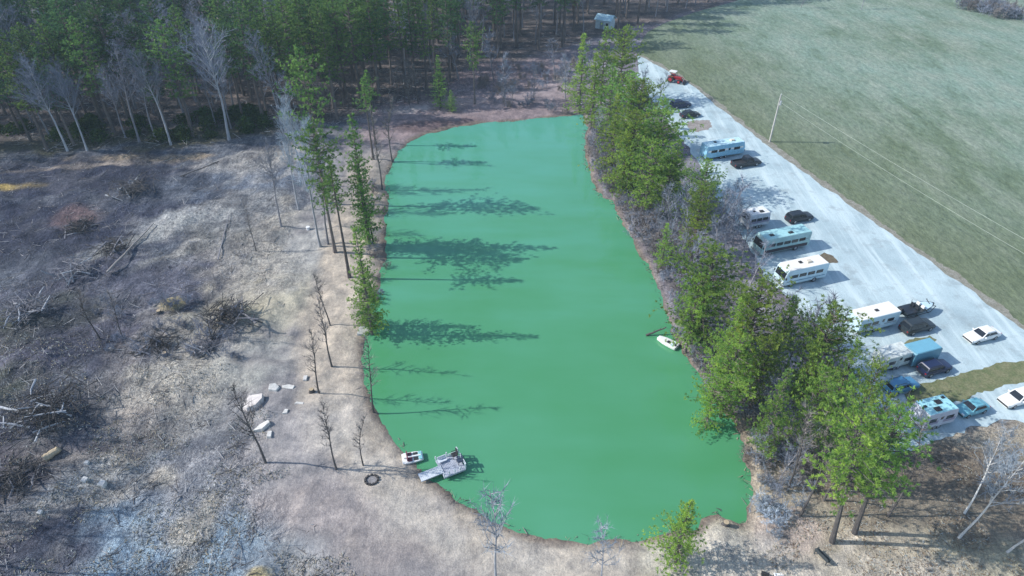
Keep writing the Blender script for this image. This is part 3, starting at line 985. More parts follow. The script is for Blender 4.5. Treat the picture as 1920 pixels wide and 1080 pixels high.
shore = [(558, 88, 27, 1, .8, 'tallest pine of the left shore with pale trunk, standing before the forest'),
         (585, 240, 21, 1, .95, 'dark pine with bare trunk left of the pond path, second tallest there'),
         (657, 210, 22, 0, .8, 'large dense pine on the left shore of the pond'),
         (668, 300, 15, 3, .7, 'shorter pine just below the large dense pine on the left shore'),
         (676, 480, 11, 3, .95, 'low bushy pine at the waterline below the nearest tall left shore pine'),
         (663, 412, 17.5, 3, .8, 'pine leaning over the water, nearest of the left shore pines')]
for px, py, h, k, w, lab in shore: pine_from_top(px, py, h, SHOREP, k, 20, w, lab, G_SHORE)
x, y = P(655, 517); tree('pine_tree', 'slender pine with a tuft of needles on a bare pole, on the left shore', 'tree', (x, y), SHOREP[2], .95, group=G_SHORE)
for (px, py), h, lab in [((704, 268), 15, 'slender tufted pine at the far left corner of the pond, upper of two'), ((700, 298), 16, 'slender tufted pine at the far left corner of the pond, lower of two')]:
    tree('pine_tree', lab, 'tree', P(px, py), SHOREP[2], h / 20, group=G_SHORE)
pine_from_top(885, 42, 18, SHOREP, 1, 20, .85, 'solitary pine with bare lower trunk on the brown far bank', 'pines on the far bank')
pine_from_top(820, 102, 12, SHOREP, 3, 20, 1.05, 'smaller conical pine left of the solitary one on the far bank', 'pines on the far bank')
pine_from_top(845, 168, 5, SHOREP, 3, 20, 1.6, 'little pine at the waterline of the far bank', 'pines on the far bank')
# leafless trees near the pond
G_POLE = 'thin leafless trees on the cleared west side'
poles = [((497, 865), 15, 'thin dark leafless tree beside the pale concrete slabs, casting a long shadow to the dock'),
         ((631, 880), 12, 'thin leafless tree nearest the fire ring, left one of two on the tan bank'),
         ((681, 872), 9, 'thin leafless tree on the tan bank above the fire ring, right one of two'),
         ((598, 737), 12, 'thin dark leafless tree on the bank path below the middle of the pond'),
         ((622, 685), 13, 'thin leafless tree at the path whose branchy shadow falls on the water'),
         ((619, 608), 11, 'thin leafless tree at the path beside the pale slab by the water'),
         ((601, 462), 23, 'tall leafless tree with pale grey trunk left of the shore pines'),
         ((615, 458), 20, 'tall leafless tree with dark trunk close to the left shore pines'),
         ((528, 428), 17, 'leafless pole tree near the white bucket in the clearing'),
         ((560, 390), 20, 'pale leafless tree behind the white bucket, before the forest'),
         ((575, 352), 20, 'pale leafless tree close under the tallest left shore pine'),
         ((190, 640), 10, 'leaning dead tree in the dark clearing, left one of a pair'),
         ((230, 632), 9, 'leaning dead tree in the dark clearing, right one of a pair'),
         ((480, 470), 9, 'dead snag on the pale soil in the clearing'),
         ((400, 640), 8, 'dead snag beside the brush in the middle of the clearing'),
         ((700, 455), 15, 'thin leafless tree among the left shore pines'),
         ((716, 352), 16, 'leafless tree at the far left shore of the pond'),
         ((735, 300), 15, 'leafless tree at the far left corner of the pond'),
         ((700, 770), 12, 'leafless twiggy tree standing at the waterline above the small boat')]
for i, ((px, py), h, lab) in enumerate(poles):
    if 400 < py < 470 and h > 15 or h == 20: tree('bare_tree', lab, 'tree', P(px, py), BARE_P[i % 3] if 'pale' in lab else BARE_G[i % 3], (h / 20 * .75, h / 20 * .75, h / 20), group=G_POLE)
    else: tree('bare_tree', lab, 'tree', P(px, py), BARE_T[i % 3], h / 14, group=G_POLE)
tree('bare_tree', 'pale leafless tree at the lower border, its twigs in front of the water', 'tree', P(928, 1100), BARE_W[0], 1.02, group='leafless trees by the lower border')
tree('bare_tree', 'faint small leafless tree by the lower border, between the pale tree and the young pine', 'tree', P(1125, 1110), BARE_W[1], (.7, .7, .68), group='leafless trees by the lower border')
G_LR = 'leafless trees by the lower right corner'
tree('bare_tree', 'white barked leafless tree at the lower right corner, leaning over the lane', 'tree', P(1797, 1008), BARE_C[0], 1.0, rz=0, group=G_LR, lean=(0, .10))
tree('bare_tree', 'second leafless tree at the lower right corner, dark footed behind the white one', 'tree', P(1808, 962), BARE_C[1], .85, rz=2, group=G_LR)
tree('bare_tree', 'pale leafless tree cut by the right border below the white car', 'tree', P(1888, 1035), BARE_C[2], .9, rz=0, group=G_LR, lean=(0, .15))
tree('bare_tree', 'leafless tree with crown filling the right border next to the lane', 'tree', P(1925, 960), BARE_C[1], .95, rz=0, group=G_LR)
for i, (px, py, h) in enumerate([(1300, 440, 8), (1325, 430, 9), (1372, 470, 9), (1250, 470, 7), (1270, 500, 7), (1290, 420, 9), (1385, 430, 6), (1470, 700, 10), (1500, 735, 11), (1520, 690, 10),
                                 (1540, 745, 11), (1440, 800, 8), (1460, 900, 7), (1400, 760, 7), (1480, 860, 9), (1150, 330, 8), (1135, 300, 8), (1170, 360, 8), (1330, 500, 8), (1115, 262, 8), (1230, 420, 7), (1425, 870, 6), (1440, 955, 5)]):
    tree('bare_tree', 'small grey leafless tree among the brush of the right bank', 'tree', P(px, py), BARE_S[i % 3], h / 9 * rng.uniform(.85, 1.1), group='small leafless trees of the right bank')
for i, (px, py, h) in enumerate([(1300, 205, 15), (1085, 175, 15), (1060, 185, 12), (1210, 200, 11), (1233, 196, 9), (1000, 190, 9), (960, 195, 7), (950, 200, 9), (945, 185, 13), (925, 150, 15), (860, 150, 16), (1040, 150, 12)][1:]):
    tree('bare_tree', 'thin leafless tree on the brown bank at the far end of the pond', 'tree', P(px, py), BARE_S[i % 3], h / 9 * .9, group='leafless trees of the far bank')
for i, (px, py, h) in enumerate([(1262, 455, 11), (1285, 470, 12), (1310, 475, 11), (1335, 470, 12), (1352, 490, 11), (1368, 450, 12), (1345, 430, 10), (1315, 425, 11), (1285, 430, 10), (1255, 425, 9), (1235, 455, 8), (1330, 520, 10), (1295, 510, 9), (1388, 500, 9), (1405, 540, 9), (1500, 660, 12), (1525, 700, 13), (1475, 655, 11)]):
    tree('bare_tree', 'tall grey sapling in the gap %s' % ('between the upper and lower pine clumps' if i < 15 else 'behind the near right pines'), 'tree', P(px, py), BARE_S[i % 3], h / 9 * rng.uniform(.9, 1.1), group='grey saplings between the pines')
for i, (px, py) in enumerate([(1545, 938), (1590, 905), (1500, 968), (1630, 932), (1475, 920), (1665, 968)]):
    tree('bare_tree', 'thin leafless tree behind the two tall trunked pines on the straw lawn', 'tree', P(px, py), BARE_T[i % 3], rng.uniform(.8, 1.05), group='thin trees on the straw lawn')
for i, (px, py) in enumerate([(1502, 14), (1615, 18)]):
    tree('bare_tree', ['small leafless tree far out in the field, left of two', 'small leafless tree far out in the field, right of two'][i], 'tree', P(px, py), BARE_S[i], .9, group='lone trees in the field')
# trees beyond the left border whose shadows fall across the frosty corner
for i, (px, py) in enumerate([(-120, 955), (-60, 905), (-160, 1005), (-90, 870), (-200, 925), (-30, 1065), (-70, 820), (-240, 975)]):
    tree('bare_tree', 'leafless tree beyond the left border of the clearing', 'tree', P(px, py), BARE_G[i % 3], (.5, .5, .85), group='leafless trees left of the clearing')

# brush on the banks
brush_line = [P(*q) for q in [(1108, 248), (1112, 300), (1125, 345), (1150, 368), (1180, 420), (1205, 455), (1232, 500), (1254, 545), (1268, 590), (1282, 640), (1310, 690), (1345, 745), (1385, 790), (1402, 850), (1416, 905), (1424, 950)]]
bl = resample(brush_line, 1.6, False)
for i, (x, y) in enumerate(bl):
    for w in range(4):
        ox = .4 + w * 1.5 + rng.uniform(-.6, .8)
        xx, yy = x + ox, y + rng.uniform(-1, 1)
        o = thing('bare_shrub', '%s leafless brush on the right bank %s' % ('greyish' if (i + w) % 2 else 'brownish', ['at the far corner of the pond', 'below the far pines', 'near the light blue camper', 'opposite the small white camper', 'opposite the teal motorhome', 'above the white boat', 'beside the white boat', 'under the near pines', 'at the near right corner', 'by the outlet channel'][min(9, i * 10 // len(bl))]), 'shrub', (xx, yy, zat(xx, yy)), rng.uniform(0, 6), 'leafless brush along the right bank', rng.uniform(.55, 1.05))
        link('twigs', SHRUBS[rng.choice([1, 2]) if (i + w) % 2 else rng.choice([0, 3])], o)
for i in range(46):
    x, y = P(rng.uniform(900, 1085), rng.uniform(120, 212))
    o = thing('bare_shrub', 'low leafless brush on the brown far bank of the pond', 'shrub', (x, y, zat(x, y)), rng.uniform(0, 6), 'leafless brush on the far bank', rng.uniform(.5, 1.0))
    link('twigs', SHRUBS[rng.randrange(4)], o)
for i in range(16):
    x, y = P(rng.uniform(690, 722), rng.uniform(330, 560)); y += 0
    o = thing('bare_shrub', 'small leafless shrub on the left shore of the pond', 'shrub', (x, y, zat(x, y)), rng.uniform(0, 6), 'leafless shrubs on the left shore', rng.uniform(.35, .6))
    link('twigs', SHRUBS[rng.randrange(4)], o)
for i in range(40):
    px = rng.uniform(1800, 1960); x, y = P(px, 10 + (px - 1800) * .22 + rng.uniform(-7, 9))
    o = thing('bare_shrub', 'dark leafless bush in the hedgerow at the far right corner of the field', 'shrub', (x, y, 0), rng.uniform(0, 6), 'hedgerow bushes at the far right of the field', rng.uniform(1.0, 1.7))
    link('twigs', SHRUBS[rng.randrange(4)], o)
for i in range(11):
    x, y = P(rng.uniform(1405, 1500), rng.uniform(900, 1012))
    o = thing('bare_shrub', 'pale bluish leafless bush at the near right corner of the pond', 'shrub', (x, y, zat(x, y)), rng.uniform(0, 6), 'pale bushes at the near right corner of the pond', rng.uniform(.5, .95))
    link('twigs', SHRUB_P, o)
for i in range(26):
    x, y = P(rng.uniform(150, 470), rng.uniform(560, 680))
    o = thing('bare_shrub', 'dead brush sprouting from the dark middle of the clearing', 'shrub', (x, y, zat(x, y)), rng.uniform(0, 6), 'dead brush in the clearing', rng.uniform(.4, .75))
    link('twigs', SHRUBS[1 + i % 2], o)


# ------------------------------------------------------------------ litter on the ground (beyond counting)
def sticks(name, pos, L_, W_, mats, flat=.25, seed=1, ang=None):
    g = np.random.default_rng(seed); n = len(pos)
    a = g.uniform(0, 2 * np.pi, n) if ang is None else ang + g.normal(0, .5, n)
    el = np.abs(g.normal(0, flat, n))
    d = np.stack([np.cos(a) * np.cos(el), np.sin(a) * np.cos(el), np.sin(el)], 1)
    s = np.stack([-np.sin(a), np.cos(a), np.zeros(n)], 1); u = np.cross(d, s)
    ln = L_[0] + (L_[1] - L_[0]) * g.random(n) ** 2.2; w = W_[0] + (W_[1] - W_[0]) * g.random(n) ** 2
    A = pos; B = pos + d * ln[:, None]
    offs = [s * w[:, None], (-.5 * s + .87 * u) * w[:, None], (-.5 * s - .87 * u) * w[:, None]]
    V = np.stack([A + offs[0], A + offs[1], A + offs[2], B + offs[0] * .5, B + offs[1] * .5, B + offs[2] * .5], 1).reshape(-1, 3)
    base = (np.arange(n) * 6)[:, None]
    F = np.concatenate([base + np.array([[0, 1, 4, 3]]), base + np.array([[1, 2, 5, 4]]), base + np.array([[2, 0, 3, 5]])], 1).reshape(-1, 4)
    me = bpy.data.meshes.new(name)
    me.vertices.add(len(V)); me.vertices.foreach_set('co', V.ravel())
    me.loops.add(F.size); me.loops.foreach_set('vertex_index', F.ravel().astype(np.int32))
    me.polygons.add(len(F)); me.polygons.foreach_set('loop_start', np.arange(0, F.size, 4, dtype=np.int32))
    for m in mats: me.materials.append(m)
    mi = np.repeat(g.integers(0, len(mats), n), 3).astype(np.int32)
    me.polygons.foreach_set('material_index', mi)
    me.update(); me.validate()
    o = link(name, me)
    return o


def scatter(n, px0, px1, py0, py1, seed, cond=None):
    g = np.random.default_rng(seed)
    px = g.uniform(px0, px1, n); py = g.uniform(py0, py1, n)
    u = (px - 960) / FOC; v = (py - 540) / FOC
    t = CAM_H / (SP + v * CP)
    X, Y = u * t, (CP - v * SP) * t
    Z, sdist = height(X, Y)
    k = sdist > 4
    if cond is not None: k &= cond(px, py, X, Y)
    return np.stack([X, Y, Z + .03], 1)[k]


clump = lambda X, Y, s, th: smooth_noise(X, Y, 5, s) * .6 + smooth_noise(X, Y, 1.7, s + 1) * .4 > th
M_STK = [bark_mat('weathered_sticks', (.38, .38, .40), (.60, .58, .56)), M_TWIG_B, M_BARK_K]
def far_from_pond(X, Y, d0): return (seg_dist(X, Y, POND)[0] + (smooth_noise(X, Y, 6, 61) - .5) * 12 + (smooth_noise(X, Y, 2, 62) - .5) * 5 > d0) & (X < 2)


left = lambda px, py, X, Y: far_from_pond(X, Y, 13) & clump(X, Y, 71, .46)
tag(sticks('branch_litter', scatter(10000, -30, 760, 290, 1085, 5, left), (.3, 2.4), (.014, .05), M_STK, .22, 6), 'grey broken branches littering the cleared ground', 'branch litter', kind='stuff')
M_DRY = [mat('dry_grass_pale', (.42, .45, .44), .9, 0, .3, 1), mat('dry_grass_tan', (.40, .35, .25), .9, 0, .3, 1), mat('dry_grass_dull', (.20, .21, .20), .9, 0, .3, 1)]
tag(sticks('dry_grass', scatter(17000, -30, 720, 640, 1085, 8, lambda px, py, X, Y: far_from_pond(X, Y, 15) & clump(X, Y, 81, .47)), (.12, .45), (.03, .06), M_DRY, .8, 9), 'tufts of dry grass over the lower left of the clearing', 'dry grass', kind='stuff')
tag(sticks('dead_stems', scatter(7500, -30, 520, 290, 820, 12, lambda px, py, X, Y: far_from_pond(X, Y, 24) & clump(X, Y, 91, .5)), (.4, 1.5), (.012, .028), [M_TWIG_B, M_TWIG_G, M_BARK_K], 1.0, 13), 'dead weed stems over the dark part of the clearing', 'weeds', kind='stuff')
tag(sticks('fallen_leaves', scatter(9000, 1380, 1960, 830, 1085, 15, lambda px, py, X, Y: clump(X, Y, 95, .48)), (.1, .45), (.02, .05), [M_DRY[1], M_DRY[0], mat('brown_leaves', (.22, .15, .10), .9)], .3, 16), 'leaves and straw strewn over the lawn in the lower right', 'leaf litter', kind='stuff')
tag(sticks('forest_deadwood', scatter(7000, -30, 1100, 60, 285, 18, lambda px, py, X, Y: (Y > forest_np(X) - 2) & clump(X, Y, 97, .45)), (.5, 3.2), (.02, .07), [M_STK[0], M_TWIG_B], .12, 19), 'dead branches lying on the forest floor', 'deadwood', kind='stuff')


bp = np.array(resample(POND, .16, True)); gg = np.random.default_rng(77)
bp = bp + gg.normal(0, .45, bp.shape)
zz_, sd_ = height(bp[:, 0], bp[:, 1])
kk_ = (sd_ > -.5) & (clump(bp[:, 0], bp[:, 1], 99, .44))
tag(sticks('shore_debris', np.stack([bp[:, 0], bp[:, 1], np.maximum(zz_, WATER_Z) + .02], 1)[kk_], (.15, 1.1), (.015, .06), [M_BARK_K, M_DRY[1], M_TWIG_B], .35, 78), 'sticks and dead weeds caught along the waterline of the pond', 'shore debris', kind='stuff')


# heaps of cut branches, logs and stumps
def heap(px, py, r_, h_, n, label, mats, seed):
    x, y = P(px, py); r = random.Random(seed)
    o = thing('brush_pile', label, 'brush pile', (x, y, zat(x, y)), 0, 'brush piles in the clearing')
    lg = MB(); sm = MB()
    for k in range(n):
        a = r.uniform(0, 6.283); c = Vector((r.gauss(0, r_ * .4), r.gauss(0, r_ * .4), r.uniform(0, h_)))
        el = r.gauss(.15, .35); L_ = r.uniform(1.2, 4.2)
        d = Vector((math.cos(a) * math.cos(el), math.sin(a) * math.cos(el), math.sin(el)))
        m_ = c + Vector((r.gauss(0, .15), r.gauss(0, .15), r.gauss(.1, .1)))
        (lg if k % 9 == 0 else sm).tube([c - d * L_ / 2, m_, c + d * L_ / 2], [r.uniform(.04, .09), .045, .02] if k % 9 else [r.uniform(.09, .17), .1, .05], 5, 0)
        for j in range(5):
            e = c + d * L_ * r.uniform(-.3, .5); q = (d + Vector((r.gauss(0, .8), r.gauss(0, .8), r.gauss(.3, .5)))).normalized()
            sm.tube([e, e + q * r.uniform(.4, 1.3)], [.03, .008], 3, 0, False)
    lg.build('log', mats[0], o, fix=False); sm.build('branch', mats[1], o, fix=False)['kind'] = 'stuff'


M_WOODP = bark_mat('bleached_wood', (.26, .28, .31), (.46, .47, .49))
heap(95, 785, 4.6, 1.6, 130, 'big heap of bleached roots and branches at the left border', (M_WOODP, M_BARK_K), 1)
heap(55, 600, 3.6, 1.1, 80, 'heap of dead branches at the left border, above the big root heap', (M_WOODP, M_BARK_G), 2)
heap(250, 365, 4.0, 1.3, 80, 'dark brush heap with standing sticks near the top of the clearing', (M_WOODP, M_BARK_K), 3)
heap(430, 605, 3.4, 1.1, 100, 'tangle of brush in the middle of the clearing beside the tan soil', (M_BARK_G, M_BARK_K), 4)
heap(150, 515, 3.0, 1.2, 60, 'heap of upright bleached sticks left of the fallen trunk', (M_WOODP, M_BARK_G), 5)
heap(215, 470, 3.0, .7, 50, 'low tangle of grey branches above the long fallen trunk', (M_BARK_G, M_BARK_K), 8)
heap(300, 650, 3.2, .6, 50, 'low dark tangle right of the leaning dead trees', (M_BARK_G, M_BARK_K), 9)
heap(30, 900, 3.2, .7, 60, 'dark low tangle below the tan log at the left border', (M_BARK_G, M_BARK_K), 10)
heap(385, 655, 2.6, .6, 50, 'low scatter of cut branches below the brush tangle', (M_WOODP, M_BARK_G), 6)
heap(150, 430, 3.5, .8, 60, 'low brush heap in the purple scrub at the upper left', (M_BARK_G, M_BARK_K), 7)


def log(a, b, r0, r1, label, m, lift=.15, name='fallen_log'):
    xa, ya = P(*a); xb, yb_ = P(*b)
    za, zb = zat(xa, ya), zat(xb, yb_)
    mb = MB(); n = 6
    o = thing(name, label, 'log', (xa, ya, za), 0, 'logs lying in the clearing')
    pts = [Vector(((xb - xa) * k / n, (yb_ - ya) * k / n, (zb - za) * k / n + lift + .05 * math.sin(k * 2.3))) for k in range(n + 1)]
    mb.tube(pts, [r0 + (r1 - r0) * k / n for k in range(n + 1)], 8, 0)
    mb.build('trunk', m, o, smooth=True)
    st = MB()
    for k in (2, 4): st.tube([pts[k], pts[k] + Vector((.3 * (-1) ** k, .2, .45))], [r1 * .5, .02], 4, 0)
    st.build('branch_stub', m, o)


log((205, 520), (290, 425), .17, .09, 'long straight fallen trunk lying diagonally across the clearing', bark_mat('fallen_bark', (.24, .21, .19), (.36, .33, .30)), .4)
log((84, 862), (113, 845), .42, .36, 'short thick tan log lying below the big root heap', bark_mat('peeled_log', (.50, .40, .27), (.64, .53, .37)), .35)
log((370, 658), (395, 644), .12, .07, 'short pale log beside the brush in mid clearing', M_WOODP)
log((0, 772), (70, 790), .16, .08, 'bleached trunk sticking out of the big root heap to the left', M_WOODP, 1.0)
log((340, 335), (460, 290), .10, .05, 'thin dark pole lying along the pale track near the top of the clearing', M_BARK_K)
log((410, 490), (432, 405), .1, .04, 'thin pole lying on the pale soil near the top middle of the clearing', M_BARK_G)
log((1212, 624), (1248, 621), .16, .08, 'dark waterlogged trunk floating off the right bank above the white boat', M_BARK_K, .1, 'floating_log')
bpy.data.objects['floating_log'].location.z = WATER_Z - .06


def rock(px, py, pts, h, label, m, tilt=0.0, cat='concrete slab', name='concrete_slab', grp='pale slabs dumped beside the bank'):
    x, y = P(px, py); mb = MB()
    poly = [(q[0], q[1]) for q in pts]
    i = len(mb.v); n_ = len(poly); r = random.Random(px)
    mb.v += [(a * 1.05, b * 1.05, -.2) for a, b in poly] + [(a * .95, b * .95, h * r.uniform(.8, 1.1) + tilt * a) for a, b in poly]
    mb.face([i + n_ - 1 - k for k in range(n_)]); mb.face([i + n_ + k for k in range(n_)])
    for k in range(n_): mb.face([i + k, i + (k + 1) % n_, i + n_ + (k + 1) % n_, i + n_ + k])
    o = mb.build(name, m, None, bevel=.03); o.location = (x, y, zat(x, y))
    tag(o, label, cat, grp)


M_SLAB = mat('pale_slab', (.62, .57, .54), .85, 0, .18, 2.0); M_SLABW = mat('white_slab', (.64, .62, .58), .85, 0, .32, 2.2)
rock(476, 755, [(-1, -.9), (-.4, -1.2), (.6, -.9), (1.1, .2), (.9, 1), (-.9, .9)], .5, 'largest pinkish slab, left of the dumped group', M_SLAB, .18)
rock(514, 730, [(-.5, -.5), (.5, -.6), (.7, .1), (.1, .6), (-.6, .4)], .35, 'white broken slab at the top of the dumped group', M_SLABW, -.1)
rock(542, 727, [(-.8, -.2), (.6, -.4), (.7, .2), (-.1, .4), (-.9, .2)], .2, 'flat white slab right of the broken one at the top of the group', M_SLABW)
rock(492, 803, [(-.9, -.6), (.2, -.5), (.9, .4), (.6, .8), (-.4, .3)], .4, 'pale pointed slab at the bottom of the dumped group', M_SLABW, .2)
rock(506, 815, [(-.2, -.5), (.3, -.5), (.2, .4), (-.3, .3)], .2, 'small thin shard beside the pale pointed slab', M_SLABW)
rock(573, 709, [(-.25, -.4), (.2, -.4), (.2, .4), (-.3, .3)], .25, 'small white shard alone to the right of the dumped group', M_SLABW)
rock(535, 774, [(-.3, -.3), (.3, -.2), (.3, .4), (-.1, .4)], .15, 'small white shard in the middle of the dumped group', M_SLABW)
rock(562, 757, [(-.6, -.1), (.5, -.2), (.5, .1), (-.4, .2)], .12, 'thin white strip lying right of the middle of the dumped group', M_SLABW)
rock(682, 618, [(-.8, -.9), (.4, -.8), (.9, .2), (.4, 1), (-.7, .8)], .45, 'pale slab tipped on the shore beside the pond, far from the group', M_SLABW, -.25)
rock(208, 655, [(-.3, -.2), (.3, -.2), (.2, .2), (-.2, .3)], .25, 'lone pale stone in the dark clearing below the leaning dead trees', M_SLABW, 0, 'stone', 'stone', 'stones in the clearing')
for i, (px, py, s) in enumerate([(161, 903, .35), (192, 908, .4), (163, 868, .25), (78, 965, .25)]):
    rock(px, py, [(-s, -s * .7), (s * .8, -s), (s, s * .6), (-s * .6, s)], s, ['white stone in the litter, left of a close pair', 'white stone in the litter, right of a close pair', 'small white stone above the close pair', 'small pale stone low in the litter near the left border'][i], M_SLABW, 0, 'stone', 'stone', 'stones in the clearing')
# fire ring
x, y = P(697, 900)
o = thing('fire_ring', 'round fire ring of dark stones with ash on the tan bank', 'fire ring', (x, y, zat(x, y)))
M_DKST = mat('sooty_stone', (.07, .065, .065), .9, 0, .4, 5)
for k in range(11):
    a = k / 11 * 6.283; mb = MB(); mb.box((.68 * math.cos(a), .62 * math.sin(a), .1), (.34, .26, rng.uniform(.2, .32)), a + 1.57, top=(.75, .75)); mb.build('stone', M_DKST, o, bevel=.03)
mb = MB(); mb.disc((0, 0, .03), .55, .06, 'z', 14); mb.build('ash_bed', mat('ash', (.26, .25, .25), .95, 0, .5, 6), o)
x, y = P(578, 430)
o = thing('bucket', 'small white bucket standing in the clearing by the leafless poles', 'bucket', (x, y, zat(x, y)))
mb = MB(); mb.tube([(0, 0, 0), (0, 0, .55)], [.24, .3], 14, 0); mb.build('shell', mat('white_plastic', (.8, .8, .82), .5, 0, .05), o, smooth=True)
mb = MB(); mb.disc((0, 0, .57), .32, .04, 'z'); mb.build('lid', MATS['white_plastic'], o)

# ------------------------------------------------------------------ vehicles
M_GLASS = mat('dark_glass', (.015, .02, .028), .08, 0, .1, 1, .6)
M_TYRE = mat('tyre_rubber', (.025, .025, .027), .85); M_RIM = mat('wheel_rim', (.45, .46, .48), .35, .7)
M_BLACKP = mat('black_plastic', (.03, .03, .033), .6); M_LAMP = mat('lamp_lens', (.75, .76, .75), .15); M_TAIL = mat('tail_lens', (.35, .02, .02), .2)
M_WHITE = mat('white_gelcoat', (.78, .78, .76), .35, 0, .16, 1.3); M_CHROME = mat('bare_metal', (.5, .51, .53), .35, .8)
M_STEEL = mat('trailer_steel', (.06, .06, .065), .6, .3)


def paint(name, rgb, rough=.28): return mat('paint_' + name, rgb, rough, 0, .08, 1.2, .5)


def wheel(root, x, y, r=.33, w=.22):
    o = MB().disc((x, y, r), r, w).build('wheel', M_TYRE, root, bevel=.03, smooth=True)
    MB().disc((x, y + math.copysign(w / 2 + .004, y), r), r * .58, .02, n=12).build('rim', M_RIM, o)
    return o


STYLE = {
    'sedan': dict(low=[(-.5, .60, .80), (-.485, .84, .90), (-.36, .93, .97), (-.1, .95, 1), (.15, .94, 1), (.3, .88, .98), (.44, .76, .93), (.495, .62, .84)],
                  belt=(-.38, .20), roof=(-.24, .06), pil=[-.02]),
    'suv': dict(low=[(-.5, .65, .86), (-.49, .98, .93), (-.4, 1.04, .98), (-.1, 1.05, 1), (.17, 1.04, 1), (.32, 1.0, .98), (.45, .90, .94), (.495, .70, .86)],
                belt=(-.485, .22), roof=(-.43, .08), pil=[-.22, .0]),
    'pickup': dict(low=[(-.5, .55, .94), (-.495, .68, .98), (-.3, .70, 1), (-.105, .70, 1), (-.095, 1.06, 1), (.18, 1.06, 1), (.32, 1.02, .98), (.45, .93, .95), (.495, .72, .88)],
                   belt=(-.10, .22), roof=(-.07, .12), pil=[.03])}


def car(label, px, py, ang, L_, W_, H_, pm, style, name='parked_car', cat='car', roofm=None, group='cars parked on the gravel lot', z=.03):
    x, y = P(px, py)
    o = thing(name, label, cat, (x, y, z), ang, group)
    S = STYLE[style]; hw = W_ / 2; zb0 = .22
    loops = []
    for fx, zt, k in S['low']:
        w = hw * k; X = fx * L_
        loops.append([(X, -w * .86, zb0), (X, -w * .98, zb0 + .16), (X, -w, zt * .62), (X, -w * .97, zt - .10), (X, -w * .86, zt - .01), (X, 0, zt + .03),
                      (X, w * .86, zt - .01), (X, w * .97, zt - .10), (X, w, zt * .62), (X, w * .98, zb0 + .16), (X, w * .86, zb0)])
    MB().loft(loops).build('body', pm, o, smooth=True, angle=32)
    zb = np.interp(0, [s[0] for s in S['low']], [s[1] for s in S['low']]) - .03
    if style == 'pickup': zb = 1.03
    b0, b1 = S['belt'][0] * L_, S['belt'][1] * L_; r0, r1 = S['roof'][0] * L_, S['roof'][1] * L_
    bw, rw = hw * .93, hw * .76
    zr = H_ - .05
    A = [(b0, -bw, zb), (b1, -bw, zb), (b1, bw, zb), (b0, bw, zb)]
    B = [(r0, -rw, zr), (r1, -rw, zr), (r1, rw, zr), (r0, rw, zr)]
    mid = [((a[0] * .08 + b[0] * .92), (a[1] * .04 + b[1] * .96), zr - .05) for a, b in zip(A, B)]
    T = [(r0 + .1, -rw * .9, H_), (r1 - .12, -rw * .9, H_), (r1 - .12, rw * .9, H_), (r0 + .1, rw * .9, H_)]
    MB().loft([A, mid, T]).build('cabin', roofm or pm, o, smooth=True, angle=25)
    q = lambda i, j: (A[i], A[j], mid[j], mid[i])
    MB().panel(*q(1, 2), .07, .93, .06, .96).build('windscreen', M_GLASS, o)
    MB().panel(*q(3, 0), .08, .92, .12, .93).build('rear_window', M_GLASS, o)
    cuts = [(p * L_ - b0) / (b1 - b0) for p in S['pil']]
    us = [.07] + [c for c in cuts] + [.93]
    for s in (0, 1):
        for k in range(len(us) - 1):
            u0, u1 = us[k] + (.012 if k else 0), us[k + 1] - (.012 if k < len(us) - 2 else 0)
            quad = q(0, 1) if s == 0 else q(2, 3)
            if s: u0, u1 = 1 - u1, 1 - u0
            MB().panel(*quad, u0, u1, .14, .88).build('side_window', M_GLASS, o)
    for s in (-1, 1):
        MB().box((L_ * .485, s * hw * .66, .66), (.12, .34, .16)).build('headlight', M_LAMP, o, bevel=.02)
        MB().box((-L_ * .49, s * hw * .74, .72), (.09, .22, .2)).build('tail_light', M_TAIL, o, bevel=.02)
        MB().box((b1 - .35, s * (hw + .08), zb + .08), (.12, .2, .14)).build('mirror', pm, o, bevel=.02)
        for fx in (-.30, .30): wheel(o, fx * L_, s * (hw - .12), .36 if style != 'sedan' else .32)
    MB().box((L_ * .49, 0, .42), (.14, W_ * .82, .22)).build('bumper', M_BLACKP, o, bevel=.03)
    MB().box((-L_ * .49, 0, .42), (.12, W_ * .84, .2)).build('bumper', M_BLACKP, o, bevel=.03)
    if style == 'pickup':
        bx0, bx1 = -.495 * L_, -.1 * L_
        bd = MB()
        for s in (-1, 1): bd.box(((bx0 + bx1) / 2, s * (hw - .07), .9), (bx1 - bx0, .12, .4))
        bd.box((bx0 + .05, 0, .9), (.09, W_ - .26, .4)); bd.build('bed_wall', pm, o, bevel=.02)
        MB().box(((bx0 + bx1) / 2 + .05, 0, .76), (bx1 - bx0 - .1, W_ - .26, .06)).build('bed_floor', M_BLACKP, o)
    if style == 'suv':
        for s in (-1, 1): MB().tube([(r0 + .3, s * rw * .86, H_ + .05), (r1 - .4, s * rw * .86, H_ + .05)], .025, 5).build('roof_rail', M_BLACKP, o)
    return o


